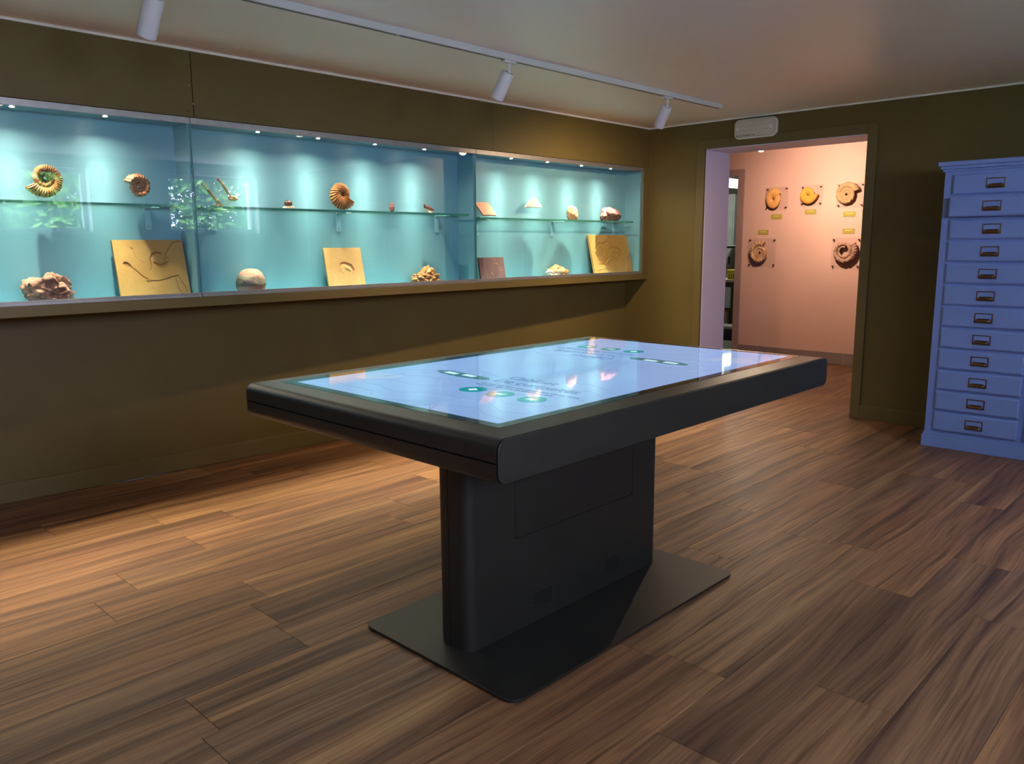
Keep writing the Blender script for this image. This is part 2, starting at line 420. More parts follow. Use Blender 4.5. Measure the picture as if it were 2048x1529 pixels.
# ------------------------------------------------------------------ mesh helpers
WORLD = {}
class MB:
    def __init__(self):
        self.v, self.f, self.mi = [], [], []
        self.stain = None
    def add(self, vs, fs, mi=0):
        o = len(self.v)
        self.v += [tuple(p) for p in vs]
        self.f += [tuple(i + o for i in f) for f in fs]
        self.mi += [mi] * len(fs)
        return self
    def box(self, x0, x1, y0, y1, z0, z1, mi=0):
        return self.add([(x0, y0, z0), (x1, y0, z0), (x1, y1, z0), (x0, y1, z0), (x0, y0, z1), (x1, y0, z1), (x1, y1, z1), (x0, y1, z1)],
                        [(0, 3, 2, 1), (4, 5, 6, 7), (0, 1, 5, 4), (1, 2, 6, 5), (2, 3, 7, 6), (3, 0, 4, 7)], mi)
    def prism(self, poly, axis, a, b, mi=0):
        """poly: ccw 2-D outline in the two other axes (in x,y,z order), extruded a..b along axis"""
        n = len(poly)
        def P(p, t):
            return {'x': (t, p[0], p[1]), 'y': (p[0], t, p[1]), 'z': (p[0], p[1], t)}[axis]
        vs = [P(p, a) for p in poly] + [P(p, b) for p in poly]
        fs = [(i, (i + 1) % n, n + (i + 1) % n, n + i) for i in range(n)]
        fs += [tuple(range(n - 1, -1, -1)), tuple(range(n, 2 * n))]
        if axis == 'y':
            fs = [f[::-1] for f in fs]
        return self.add(vs, fs, mi)
    def tube(self, pts, rad, seg=12, caps=True, mi=0):
        pts = [Vector(p) for p in pts]
        rads = rad if isinstance(rad, (list, tuple)) else [rad] * len(pts)
        vs, fs = [], []
        prev = None
        for i, p in enumerate(pts):
            d = (pts[min(i + 1, len(pts) - 1)] - pts[max(i - 1, 0)]).normalized()
            if prev is None:
                a = d.orthogonal().normalized()
            else:
                a = (prev - d * prev.dot(d)).normalized()
            prev = a
            b = d.cross(a)
            for k in range(seg):
                t = 2 * math.pi * k / seg
                vs.append(p + (a * math.cos(t) + b * math.sin(t)) * rads[i])
        for i in range(len(pts) - 1):
            for k in range(seg):
                k2 = (k + 1) % seg
                fs.append((i * seg + k, i * seg + k2, (i + 1) * seg + k2, (i + 1) * seg + k))
        if caps:
            fs.append(tuple(range(seg - 1, -1, -1)))
            o = (len(pts) - 1) * seg
            fs.append(tuple(range(o, o + seg)))
        return self.add(vs, fs, mi)
    def build(self, name, mat, parent=None, origin=None, smooth=False, bevel=0.0, seg=2, auto=None):
        vs = np.array(self.v, dtype=float)
        if parent is not None:
            W = Vector(WORLD[parent.name])
        elif origin is not None:
            W = Vector(origin)
        else:
            lo, hi = vs.min(0), vs.max(0)
            W = Vector(((lo[0] + hi[0]) / 2, (lo[1] + hi[1]) / 2, lo[2]))
        vs = vs - np.array(W)
        me = bpy.data.meshes.new(name)
        me.from_pydata([tuple(p) for p in vs], [], self.f)
        for m in (mat if isinstance(mat, (list, tuple)) else [mat]):
            me.materials.append(m)
        me.polygons.foreach_set('material_index', self.mi)
        if smooth:
            me.polygons.foreach_set('use_smooth', [True] * len(me.polygons))
            if auto:
                me.set_sharp_from_angle(angle=R(auto))
        me.update()
        if self.stain is not None:
            at = me.attributes.new('stain', 'FLOAT', 'POINT')
            at.data.foreach_set('value', np.array(self.stain, dtype=np.float32))
        o = bpy.data.objects.new(name, me)
        col.objects.link(o)
        if parent is not None:
            o.parent = parent
        else:
            o.location = W
        WORLD[o.name] = tuple(W)
        if bevel:
            bm = o.modifiers.new('bevel', 'BEVEL')
            bm.width = bevel
            bm.segments = seg
            bm.limit_method = 'ANGLE'
            bm.angle_limit = R(40)
        return o

def tag(o, label=None, cat=None, group=None, kind=None):
    if label: o['label'] = label
    if cat: o['category'] = cat
    if group: o['group'] = group
    if kind: o['kind'] = kind
    return o

def thing(name, loc, label, cat, group=None):
    o = bpy.data.objects.new(name, None)
    o.empty_display_size = 0.05
    o.location = loc
    col.objects.link(o)
    WORLD[o.name] = tuple(loc)
    return tag(o, label, cat, group)

def struct(o, label=None):
    o['kind'] = 'structure'
    if label: o['label'] = label
    return o

def rrect(x0, x1, y0, y1, r, n=5, corners=(1, 1, 1, 1)):
    """rounded rectangle outline, ccw from lower-left"""
    pts = []
    for (cx, cy_, a0, on) in ((x0, y0, 180, corners[0]), (x1, y0, 270, corners[1]), (x1, y1, 0, corners[2]), (x0, y1, 90, corners[3])):
        if not on:
            pts.append((cx, cy_))
            continue
        ox = cx + (r if cx == x0 else -r)
        oy = cy_ + (r if cy_ == y0 else -r)
        for k in range(n + 1):
            a = R(a0 + 90 * k / n)
            pts.append((ox + r * math.cos(a), oy + r * math.sin(a)))
    return pts

def lamp(name, kind, loc, direction, power, color, angle=60, blend=0.5, radius=0.02):
    d = bpy.data.lights.new(name, kind)
    d.energy = power
    d.color = color
    if kind == 'SPOT':
        d.spot_size = R(angle)
        d.spot_blend = blend
        d.shadow_soft_size = radius
    elif kind == 'POINT':
        d.shadow_soft_size = radius
    o = bpy.data.objects.new(name, d)
    o.location = loc
    o.rotation_euler = Vector(direction).to_track_quat('-Z', 'Y').to_euler()
    col.objects.link(o)
    return o

def copy_tree(o, parent=None, loc=None):
    c = o.copy()
    col.objects.link(c)
    if parent is not None:
        c.parent = parent
    if loc is not None:
        c.location = loc
    for ch in list(o.children):
        if ch is not c:
            copy_tree(ch, c)
    return c

# ================================================================== STRUCTURE
# floor: dark underlay with planks laid along the display wall
fl = MB().box(-6.2, XR + 0.05, YK - 0.05, Y_PINK, -0.06, -0.009).build('floor', M['subfloor'])
struct(fl, 'wood plank floor in mixed brown tones')
PW, PL = 0.2234, 1.38
def plank_mesh():
    w, l, c = PW / 2 - 0.0005, PL / 2 - 0.0006, 0.0011
    vs = [(-w, -l, -0.008), (w, -l, -0.008), (w, l, -0.008), (-w, l, -0.008),
          (-w, -l, -c), (w, -l, -c), (w, l, -c), (-w, l, -c),
          (-w + c, -l + c, 0), (w - c, -l + c, 0), (w - c, l - c, 0), (-w + c, l - c, 0)]
    fs = [(8, 9, 10, 11)]
    for a, b in ((0, 4), (4, 8)):
        for i in range(4):
            j = (i + 1) % 4
            fs.append((a + i, a + j, b + j, b + i))
    me = bpy.data.meshes.new('plank')
    me.from_pydata(vs, [], fs)
    me.materials.append(M['wood'])
    me.update()
    return me
PM = plank_mesh()
X0P = -0.891
known = {0: 2.26, -1: 3.106, -3: 3.445}
k = -24
rnd = random.Random(11)
flw = Vector(WORLD['floor'])
while X0P + k * PW < XR + 0.02:
    xa = X0P + k * PW
    seam = known.get(k, rnd.uniform(0, PL))
    y = seam - math.ceil((seam - (YK - 0.02)) / PL) * PL
    while y < Y_PINK:
        ya, yb = max(y, YK - 0.02), min(y + PL, Y_PINK - 0.005)
        y += PL
        if yb - ya < 0.03:
            continue
        xc, yc = xa + PW / 2, (ya + yb) / 2
        if xc < wall_x(min(yb, YE)) - 0.12 and yb < YE + 0.1:
            continue
        o = bpy.data.objects.new('plank', PM)
        col.objects.link(o)
        o.parent = fl
        o.location = Vector((xc, yc, 0)) - flw
        o.scale = (1, (yb - ya) / PL, 1)
    k += 1

struct(MB().box(-6.2, XR + 0.3, YK - 0.2, YE + 0.001, CEIL, CEIL + 0.10).build('ceiling', M['ceiling']), 'low white ceiling')

# left wall (lower part, set back under the cases)
wl = MB()
ya, yb = YK - 0.1, YE
wl.prism([(wall_x(ya) - 0.12, ya), (wall_x(ya), ya), (wall_x(yb), yb), (wall_x(yb) - 0.12, yb)], 'z', 0, CEIL)
struct(wl.build('wall_left', M['olive']), 'dark olive wall under the display cases')
bb = MB()
bb.prism([(wall_x(ya) - 0.005, ya), (wall_x(ya) + 0.014, ya), (wall_x(yb) + 0.014, yb), (wall_x(yb) - 0.005, yb)], 'z', 0, 0.104)
struct(bb.build('baseboard_left', M['olive_trim'], bevel=0.003))

# bulkhead above the cases, in panels
bk = MB().box(-4.60, XF - 0.012, YK - 0.1, YE, 1.995, CEIL).build('wall_bulkhead', M['olive'])
struct(bk, 'olive bulkhead above the display cases')
for a, b in ((YK - 0.1, 1.999), (2.003, 4.20), (4.2015, YE - 0.002)):
    MB().box(XF - 0.013, XF, a, b, 1.997, CEIL - 0.011).build('panel', M['olive'], bk, bevel=0.0012, seg=1)
for (y, z, r) in ((1.985, 2.155, 0.0022), (1.972, 2.025, 0.004), (2.001, 2.065, 0.003)):
    MB().tube([(XF - 0.002, y, z), (XF + 0.0012, y, z)], r, 8).build('screw_head', M['white_strip'] if z > 2.06 else M['dark_print'], bk)
struct(MB().box(XF - 0.004, XF + 0.008, YK, YE, CEIL - 0.012, CEIL).build('trim_1', M['white_strip']), 'thin white strip where bulkhead meets ceiling')
struct(MB().box(XF - 0.002, XR, YE - 0.010, YE + 0.003, CEIL - 0.011, CEIL).build('trim_2', M['white_strip']), 'thin white strip where end wall meets ceiling')
# ledge under the cases
struct(MB().box(-4.55, XF + 0.002, YK - 0.1, YE - 0.002, 1.012, 1.064).build('trim_3', M['olive_trim'], bevel=0.003), 'olive ledge board under the display cases')

# end wall with the doorway
DX0, DX1, DZ = -3.647, -2.310, 2.112
we = MB()
we.box(-6.3, DX0, YE, Y_HALL0, 0, HC + 0.1)
we.box(DX1, XR + 0.3, YE, Y_HALL0, 0, HC + 0.1)
we.box(DX0, DX1, YE, Y_HALL0, DZ, HC + 0.1)
struct(we.build('wall_end', M['olive']), 'dark olive end wall with the doorway')
rv = MB()
rv.box(DX0 - 0.001, DX0 + 0.006, YE + 0.012, Y_HALL0, 0, DZ)
rv.box(DX1 - 0.006, DX1 + 0.001, YE + 0.012, Y_HALL0, 0, DZ)
rv.box(DX0, DX1, YE + 0.012, Y_HALL0, DZ - 0.006, DZ + 0.001)
struct(rv.build('trim_4', M['pale_reveal']), 'pale lining inside the doorway')
cs = MB()
cw = 0.074
cs.box(DX0 - cw, DX0, YE - 0.014, YE + 0.014, 0, DZ + cw)
cs.box(DX1, DX1 + cw * 0.95, YE - 0.014, YE + 0.014, 0, DZ + cw)
cs.box(DX0, DX1, YE - 0.014, YE + 0.014, DZ, DZ + cw)
struct(cs.build('trim_5', M['olive_trim'], bevel=0.003), 'olive casing around the doorway')
b2 = MB()
b2.box(-4.44, DX0 - cw, YE - 0.013, YE, 0, 0.105)
b2.box(DX1 + cw * 0.95, XR, YE - 0.013, YE, 0, 0.105)
struct(b2.build('baseboard_end', M['olive_trim'], bevel=0.003))

# wall with two reflected windows and two unseen ones added for daylight, and the wall behind the camera
WIN = [(-1.05, -0.17), (0.72, 1.60), (2.49, 3.37), (4.26, 5.42)]
WZ0, WZ1 = 1.50, 2.20
wr = MB()
ys = [YK - 0.2] + [e for w_ in WIN for e in w_] + [YE + 0.3]
for i in range(0, len(ys), 2):
    wr.box(XR, XR + 0.30, ys[i], ys[i + 1], 0, CEIL)
for a, b in WIN:
    wr.box(XR, XR + 0.30, a, b, 0, WZ0)
    wr.box(XR, XR + 0.30, a, b, WZ1, CEIL)
struct(wr.build('wall_right', M['white_wall']), 'pale wall with high windows')
struct(MB().box(-6.2, XR + 0.3, YK - 0.2, YK, 0, CEIL).build('wall_back', M['white_wall']))
for i, (a, b) in enumerate(WIN):
    w = MB()
    x0, x1 = XR + 0.12, XR + 0.17
    t = 0.05
    w.box(x0, x1, a, b, WZ0, WZ0 + t).box(x0, x1, a, b, WZ1 - t, WZ1)
    w.box(x0, x1, a, a + t, WZ0 + t, WZ1 - t).box(x0, x1, b - t, b, WZ0 + t, WZ1 - t)
    wo = struct(w.build('window_%d' % (i + 1), M['frame_pale'], bevel=0.004), 'high window onto the garden; the pair nearest the camera added for daylight')
    MB().box(x0 + 0.02, x0 + 0.026, a + t, b - t, WZ0 + t, WZ1 - t).build('pane', M['win_glass'], wo)
    pd = bpy.data.lights.new('window_portal', 'AREA')      # sky-sampling portal in the opening, gives no light itself
    pd.shape = 'RECTANGLE'
    pd.size, pd.size_y = WZ1 - WZ0, b - a
    pd.cycles.is_portal = True
    po = bpy.data.objects.new('window_portal', pd)
    po.location = (XR + 0.22, (a + b) / 2, (WZ0 + WZ1) / 2)
    po.rotation_euler = (0, R(90), 0)
    col.objects.link(po)

# hall beyond the doorway
struct(MB().box(-6.3, 1.0, Y_HALL0, Y_PINK + 0.14, HC, HC + 0.10).build('ceiling_hall', M['pale_reveal']))
PD0, PD1, PDZ = -5.60, -4.757, 2.105
wp_ = MB()
wp_.box(PD1, 1.0, Y_PINK, Y_PINK + 0.14, 0, HC + 0.16)
wp_.box(-8.3, PD0, Y_PINK, Y_PINK + 0.14, 0, HC + 0.16)
wp_.box(PD0, PD1, Y_PINK, Y_PINK + 0.14, PDZ, HC + 0.16)
struct(wp_.build('wall_hall', M['pink']), 'pink hall wall hung with fossils')
pc = MB()
pc.box(PD1 - 0.004, PD1 + 0.078, Y_PINK - 0.016, Y_PINK + 0.14, 0, PDZ + 0.078)
pc.box(PD0 - 0.078, PD0 + 0.004, Y_PINK - 0.016, Y_PINK + 0.14, 0, PDZ + 0.078)
pc.box(PD0 + 0.004, PD1 - 0.004, Y_PINK - 0.016, Y_PINK + 0.14, PDZ - 0.004, PDZ + 0.078)
struct(pc.build('trim_6', M['mauve'], bevel=0.003), 'mauve casing of the inner doorway')
bh = MB().box(PD1 + 0.078, 1.0, Y_PINK - 0.008, Y_PINK, 0, 0.128).build('baseboard_hall', M['grout'])
struct(bh)
x = PD1 + 0.08
while x < -1.2:
    MB().box(x, x + 0.246, Y_PINK - 0.014, Y_PINK - 0.006, 0.002, 0.13).build('tile', M['tile'], bh, bevel=0.002, seg=1)
    x += 0.25
struct(MB().box(-6.4, -6.2, Y_HALL0, Y_PINK, 0, HC + 0.1).build('wall_hall_left', M['pink']))
struct(MB().box(0.9, 1.1, Y_HALL0, Y_PINK + 0.14, 0, HC + 0.1).build('wall_hall_right', M['pink']))

# back room seen through the inner doorway
BY = 12.6
struct(MB().box(-8.2, -3.6, Y_PINK, BY, -0.06, -0.001).build('floor_backroom', M['back_wall']))
struct(MB().box(-8.3, -3.5, Y_PINK + 0.14, BY + 0.1, 2.5, 2.56).build('ceiling_backroom', M['back_wall']))
br = MB()
br.box(-8.2, -3.6, BY, BY + 0.1, 0, 2.5)
br.box(-8.3, -8.2, Y_PINK + 0.14, BY, 0, 2.5)
br.box(-3.6, -3.5, Y_PINK + 0.14, BY, 0, 2.5)
struct(br.build('wall_backroom', M['back_wall']))

# ================================================================== DISPLAY CASES
def shelf(root, y0, y1, z):
    x0, x1 = XB + 0.003, -4.236
    s = MB().box(x0, x1, y0, y1, z - 0.013, z).build('glass_shelf', M['shelf_glass'], root)
    e = MB()
    e.box(x1 - 0.0002, x1 + 0.0012, y0, y1, z - 0.013, z)
    e.box(x0, x1, y0 - 0.0012, y0 + 0.0002, z - 0.013, z)
    e.box(x0, x1, y1 - 0.0002, y1 + 0.0012, z - 0.013, z)
    e.build('polished_edge', M['glass_edge'], s)

def bracket(root, y, z):
    b = MB()
    zt = z - 0.0135
    b.box(XB + 0.0005, XB + 0.006, y - 0.017, y + 0.017, zt - 0.115, zt)
    b.box(XB + 0.006, XB + 0.125, y - 0.017, y + 0.017, zt - 0.005, zt)
    o = b.build('shelf_bracket', M['teal_metal'], root, bevel=0.0015, seg=1)
    MB().tube([(XB + 0.006, y, zt - 0.095), (XB + 0.009, y, zt - 0.095)], 0.005, 10).build('screw', M['alu'], o)

def led_profile(ld):
    """narrow downlight beam: bright core fading to a weak spill, nothing sideways"""
    ld.use_nodes = True
    nt = ld.node_tree
    em = nt.nodes['Emission']
    geo = nd(nt, 'ShaderNodeNewGeometry')
    def lobe(axis, stops):
        dt = nd(nt, 'ShaderNodeVectorMath', operation='DOT_PRODUCT')
        dt.inputs[1].default_value = Vector(axis).normalized() * LED_SIGN
        nt.links.new(geo.outputs['Incoming'], dt.inputs[0])
        cr = nd(nt, 'ShaderNodeValToRGB')
        el = cr.color_ramp.elements
        while len(el) < len(stops):
            el.new(0.5)
        for e, (p, v) in zip(el, stops):
            e.position = p
            e.color = (v, v, v, 1)
        nt.links.new(dt.outputs['Value'], cr.inputs[0])
        return cr.outputs[0]
    a = lobe((0.20, 0, -1), [(0.0, 0), (0.22, 0), (0.42, 0.012), (0.60, 0.026), (0.82, 0.058), (0.90, 0.19), (0.945, 0.50), (1.0, 1.0)])
    b = lobe((-0.33, 0, -1), [(0.0, 0), (0.72, 0.0), (0.86, 0.035), (0.93, 0.12), (0.965, 0.36), (0.985, 0.62), (1.0, 1.0)])
    ma = nd(nt, 'ShaderNodeMath', operation='MULTIPLY_ADD')
    nt.links.new(b, ma.inputs[0])
    ma.inputs[1].default_value = 0.15
    nt.links.new(a, ma.inputs[2])
    nt.links.new(ma.outputs[0], em.inputs['Strength'])
LED_SIGN = 1.0

def led(root, y):
    x = -4.2385
    MB().tube([(x, y, 1.9685), (x, y, 1.9605)], 0.015, 16).build('led_housing', M['alu'], root)
    MB().tube([(x, y, 1.9606), (x, y, 1.9585)], [0.011, 0.009], 16).build('led_lens', M['led'], root)
    o = lamp('led_light', 'SPOT', (x, y, 1.957), (0, 0, -1), LED_W, LED_COL, 158, 0.1, 0.008)
    led_profile(o.data)

ZF = 1.070
def display_case(y0, y1, shelf_z, brackets, leds, label, shelf_gap=(0.05, 0.05)):
    root = thing('display_case', ((XF + XB) / 2, (y0 + y1) / 2, 1.064), label, 'display case', 'wall display cases')
    MB().box(XB - 0.015, XB, y0, y1, 1.064, 1.995).build('back_panel', M['teal'], root)
    MB().box(XB, XF - 0.012, y0, y1, 1.064, ZF).build('floor_panel', M['teal'], root)
    MB().box(XB, XF - 0.012, y0, y1, 1.9685, 1.99).build('top_panel', M['teal'], root)
    MB().box(XB, XF - 0.016, y0, y0 + 0.012, ZF, 1.9685).build('side_panel', M['teal'], root)
    MB().box(XB, XF - 0.016, y1 - 0.012, y1, ZF, 1.9685).build('side_panel', M['teal'], root)
    a = y0 + 0.002
    b = y1 - 0.002
    MB().box(XF - 0.012, XF + 0.004, a, b, 1.962, 1.994).build('top_rail', M['alu'], root, bevel=0.0015)
    lr = MB()
    lr.box(XF - 0.014, XF + 0.003, a, b, 1.0645, 1.079)
    lr.box(XF - 0.012, XF - 0.003, a, b, 1.079, 1.088)
    lr.build('bottom_rail', M['alu'], root, bevel=0.0012, seg=1)
    g = MB().box(XF - 0.010, XF - 0.005, a, b, 1.081, 1.966).build('glass_pane', M['glass'], root)
    for q in (a, b - 0.0012):
        MB().box(XF - 0.0101, XF - 0.0049, q, q + 0.0012, 1.088, 1.962).build('pane_edge', M['glass_edge'], g)
    shelf(root, y0 + shelf_gap[0], y1 - shelf_gap[1], shelf_z)
    for y in brackets:
        bracket(root, y, shelf_z)
    for y in leds:
        led(root, y)
    return root
CY = [-0.09, 1.975, 4.030, 6.074]
SZ = [1.548, 1.548, 1.528]
display_case(CY[0], CY[1], SZ[0], [0.35, 1.07 - 0.35, 1.79], [0.36, 0.76, 1.165, 1.565], 'teal lit wall case holding two coiled ammonites and a long-necked fossil slab, nearest of three', (0.05, 0.06))
display_case(CY[1], CY[2], SZ[1], [2.153, 2.984, 3.807], [2.375, 2.765, 3.180, 3.585], 'teal lit wall case in the middle, with round cobble and small honey slab', (0.04, 0.05))
display_case(CY[2], CY[3], SZ[2], [4.20, 5.05, 5.888], [4.42, 4.825, 5.245, 5.64], 'teal lit wall case nearest the doorway corner, with white triangular stone', (0.06, 0.10))
# end stile between last case and end wall
struct(MB().box(-4.55, XF + 0.002, CY[3], YE - 0.002, 1.064, 1.996).build('trim_7', M['olive_trim']), 'olive end stile of the display wall')
MBx = MB()
MBx.box(XF + 0.002, XF + 0.005, CY[3] - 0.002, CY[3] + 0.012, 1.066, 1.962)
struct(MBx.build('trim_8', M['alu']), 'aluminium end strip of the last display case')

# ================================================================== FOSSIL HELPERS
def ammonite(R0, turns, W, thick, ribs, rib_amp, end_deg, sense, loc, normal='x', mat=None, flare=0.0, bumpn=0.0, nu=None, nv=18, sharp=1.0, cover=1.08, mat2=None, rib_bend=0.0, squash=(1, 1), seed=0, tilt=0.0, inner=None):
    """coiled shell as one mesh around loc; spiral lies in the plane facing 'normal' (+x or -y).
    sense=+1: the angle grows when going inwards from the aperture at end_deg."""
    T = turns * 2 * math.pi
    nu = nu or int(turns * max(96, ribs * 7))
    gro = []
    b = math.log(W) / (2 * math.pi)
    vs, fs, mi = [], [], []
    for i in range(nu + 1):
        t = T * i / nu
        g = math.exp(b * (t - T))
        fl_ = 1 + flare * max(0, (t - T + 0.9) / 0.9) ** 2
        ro = R0 * g
        ri = ro / W if inner is None else ro * inner
        hc = (ro + ri) / 2
        hr = (ro - ri) / 2 * cover * fl_
        hw = ro * thick * fl_
        ang = R(end_deg) + sense * (T - t)
        for j in range(nv):
            a = 2 * math.pi * j / nv
            ca, sa = math.cos(a), math.sin(a)
            outer = 0.5 + 0.5 * ca
            ph = ribs * (t - rib_bend * outer * outer)
            rb = (abs(math.cos(ph / 2)) ** sharp - 0.5) * 2
            gro.append(max(0.0, -rb) * (1 if rib_amp > 0.02 else 0) * (0.4 + 0.6 * outer))  # grooves between ribs darkened: their shade is put into the colour
            f = 1 + rib_amp * rb * (0.35 + 0.65 * min(1, outer * 1.6))
            rad = hc + hr * ca * f
            w = hw * sa * f
            dx, dy = rad * math.cos(ang) * squash[0], rad * math.sin(ang) * squash[1]
            if bumpn:
                q = Vector((dx, dy, w)) / R0 * 7 + Vector((seed, seed, 0))
                nn = mnoise.noise(q) * bumpn * R0 + mnoise.noise(q * 2.3) * bumpn * 0.5 * R0
                dx *= 1 + nn / R0
                dy *= 1 + nn / R0
                w *= 1 + 2.0 * nn / R0
            if tilt:
                dx2 = dx * math.cos(tilt) - dy * math.sin(tilt)
                dy = dx * math.sin(tilt) + dy * math.cos(tilt)
                dx = dx2
            if normal == 'x':
                vs.append((loc[0] + w, loc[1] + dx, loc[2] + dy))
            else:
                vs.append((loc[0] + dx, loc[1] - w, loc[2] + dy))
    for i in range(nu):
        m_ = 1 if (mat2 and T * i / nu < T - 2 * math.pi * 1.55) else 0
        for j in range(nv):
            j2 = (j + 1) % nv
            q = (i * nv + j, i * nv + j2, (i + 1) * nv + j2, (i + 1) * nv + j)
            fs.append(q if sense < 0 else q[::-1])
            mi.append(m_)
    fs.append(tuple(range(nv)))
    fs.append(tuple(range(nu * nv, (nu + 1) * nv)))
    mi += [1 if mat2 else 0, 0]
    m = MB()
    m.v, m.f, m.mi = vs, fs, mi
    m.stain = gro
    return m

def ico(sub=4):
    import bmesh
    bm = bmesh.new()
    bmesh.ops.create_icosphere(bm, subdivisions=sub, radius=1.0)
    v = [tuple(p.co) for p in bm.verts]
    f = [tuple(q.index for q in p.verts) for p in bm.faces]
    bm.free()
    return v, f
ICO = {s: ico(s) for s in (3, 4, 5)}

def rock(cx, cy_, z0, sx, sy, sz, amp, freq, seed, mat, name, label, cat='rock', sub=5, ridged=False, shape=None, flat=0.35, mats=None, pick=None, holes=0.0):
    v, f = ICO[sub]
    out = []
    for p in v:
        q = Vector(p)
        n = mnoise.fractal(q * freq + Vector((seed, seed * 1.7, -seed)), 1.0, 2.0, 5)
        if ridged:
            n = 0.6 - abs(n) * 1.6
        d = 1 + amp * n
        if holes:
            ds, _ = mnoise.voronoi(q * 2.1 + Vector((seed, 0, 2)))
            d -= holes * max(0.0, 0.42 - ds[0]) * 1.6
            d += 0.10 * mnoise.noise(q * 6.5)
        q = q * d
        if shape:
            q = Vector(shape(q))
        out.append(q)
    zs = [q.z for q in out]
    lo = min(zs)
    cut = lo + (max(zs) - lo) * flat * 0.5
    pts = []
    for q in out:
        z = max(q.z, cut)
        pts.append((q.x, q.y, z - cut))
    a = np.array(pts)
    mn, mx = a.min(0), a.max(0)
    a = (a - (mn + mx) / 2) / (mx - mn)
    a = a * np.array([sx, sy, sz]) + np.array([cx, cy_, z0 + sz / 2])
    m = MB()
    m.add([tuple(p) for p in a], f)
    if pick:
        m.mi = [pick(a[list(q)].mean(0), q) for q in f]
    o = m.build(name, mats or mat, smooth=True, auto=50)
    return tag(o, label, cat)

def slab(y0, y1, z0, h, xbot, lean_deg, t, mat, name, label, strokes, cat='fossil', nx=120, nz=96, rough=0.0006, seed=1, skew=0.0):
    """upright stone slab leaning back; strokes: (polyline in 0..1, width_m, depth_m(+ = groove), stain)"""
    w = y1 - y0
    U, V = np.meshgrid(np.linspace(0, 1, nx), np.linspace(0, 1, nz))
    px, pz = U * w, V * h
    D = np.zeros_like(U)
    S = np.zeros_like(U)
    for poly, wd, dep, st in strokes:
        dist = np.full_like(U, 9.0)
        pl = [(a * w, b * h) for a, b in poly]
        wds = wd if isinstance(wd, (list, tuple)) else None
        for i in range(max(1, len(pl) - 1)):
            a = np.array(pl[i]); b = np.array(pl[min(i + 1, len(pl) - 1)])
            ab = b - a
            L2 = max(1e-9, ab @ ab)
            tt = np.clip(((px - a[0]) * ab[0] + (pz - a[1]) * ab[1]) / L2, 0, 1)
            dd = np.hypot(px - a[0] - tt * ab[0], pz - a[1] - tt * ab[1])
            wloc = (wds[i] * (1 - tt) + wds[min(i + 1, len(wds) - 1)] * tt) if wds else wd
            dist = np.minimum(dist, dd / wloc)
        fall = np.exp(-(dist ** 2) * 1.4)
        D -= dep * fall
        S = np.maximum(S, st * np.clip(1.5 - dist, 0, 1))
    rng = np.array([[mnoise.fractal(Vector((px[i, j] * 25 + seed, pz[i, j] * 25, seed)), 1.0, 2.0, 4) for j in range(nx)] for i in range(nz)])
    D += rng * rough
    m = MB()
    vs, fs = [], []
    for i in range(nz):
        for j in range(nx):
            vs.append((D[i, j], px[i, j] + skew * V[i, j], pz[i, j]))
    for i in range(nz - 1):
        for j in range(nx - 1):
            a = i * nx + j
            fs.append((a, a + 1, a + nx + 1, a + nx))
    rim = [j for j in range(nx)] + [i * nx + nx - 1 for i in range(1, nz)] + [(nz - 1) * nx + j for j in range(nx - 2, -1, -1)] + [i * nx for i in range(nz - 2, 0, -1)]
    o = len(vs)
    for r_ in rim:
        vs.append((-t, vs[r_][1], vs[r_][2]))
    n = len(rim)
    for i in range(n):
        fs.append((rim[i], o + i, o + (i + 1) % n, rim[(i + 1) % n]))
    fs.append(tuple(o + i for i in range(n)))
    a = R(lean_deg)
    vs = [(xbot + p[0] * math.cos(a) - p[2] * math.sin(a), y0 + p[1], z0 + p[2] * math.cos(a) + (p[0] + t) * math.sin(a)) for p in vs]
    m.v, m.f, m.mi = vs, fs, [0] * len(fs)
    ob = m.build(name, mat, smooth=True, auto=35)
    at = ob.data.attributes.new('stain', 'FLOAT', 'POINT')
    arr = np.zeros(len(vs), dtype=np.float32)
    arr[:nx * nz] = np.clip(S, 0, 1).ravel()
    at.data.foreach_set('value', arr)
    return tag(ob, label, cat)

def clear_stand(y, z, legs, xs, label, top_dz=0.02, r=0.0028, base=True):
    root = thing('acrylic_stand', (xs, y, z), label, 'stand')
    for (dx, dy0, dy1, h) in legs:
        MB().tube([(xs + dx, y + dy0, z + (0.0022 if base else 0)), (xs + dx + 0.002, y + dy1, z + h)], [r * 1.15, r * 0.8], 8).build('prong', M['acrylic'], root)
    if base:
        w = max(abs(l[1]) for l in legs) + 0.008
        MB().box(xs - 0.03, xs + 0.032, y - w, y + w, z, z + 0.0022).build('base_plate', M['acrylic'], root)
    return root

# ================================================================== FOSSILS IN THE CASES
XS = -4.300
# nearest case, shelf
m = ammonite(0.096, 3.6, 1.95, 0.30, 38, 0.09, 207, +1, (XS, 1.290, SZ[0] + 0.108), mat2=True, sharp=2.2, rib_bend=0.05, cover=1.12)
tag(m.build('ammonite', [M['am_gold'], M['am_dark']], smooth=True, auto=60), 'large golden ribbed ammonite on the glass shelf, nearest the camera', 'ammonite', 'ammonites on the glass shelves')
clear_stand(1.282, SZ[0], [(0.012, -0.03, -0.03, 0.040), (0.012, 0.046, 0.033, 0.040)], XS, 'clear two-prong stand under the large golden ammonite')
m = ammonite(0.071, 3.8, 1.85, 0.36, 24, 0.08, 158, -1, (XS, 1.722, SZ[0] + 0.088), bumpn=0.10, seed=4, cover=1.12)
tag(m.build('ammonite', M['am_bronze'], smooth=True, auto=60), 'smaller knobbly bronze-brown ammonite on the shelf above the long-necked slab', 'ammonite', 'ammonites on the glass shelves')
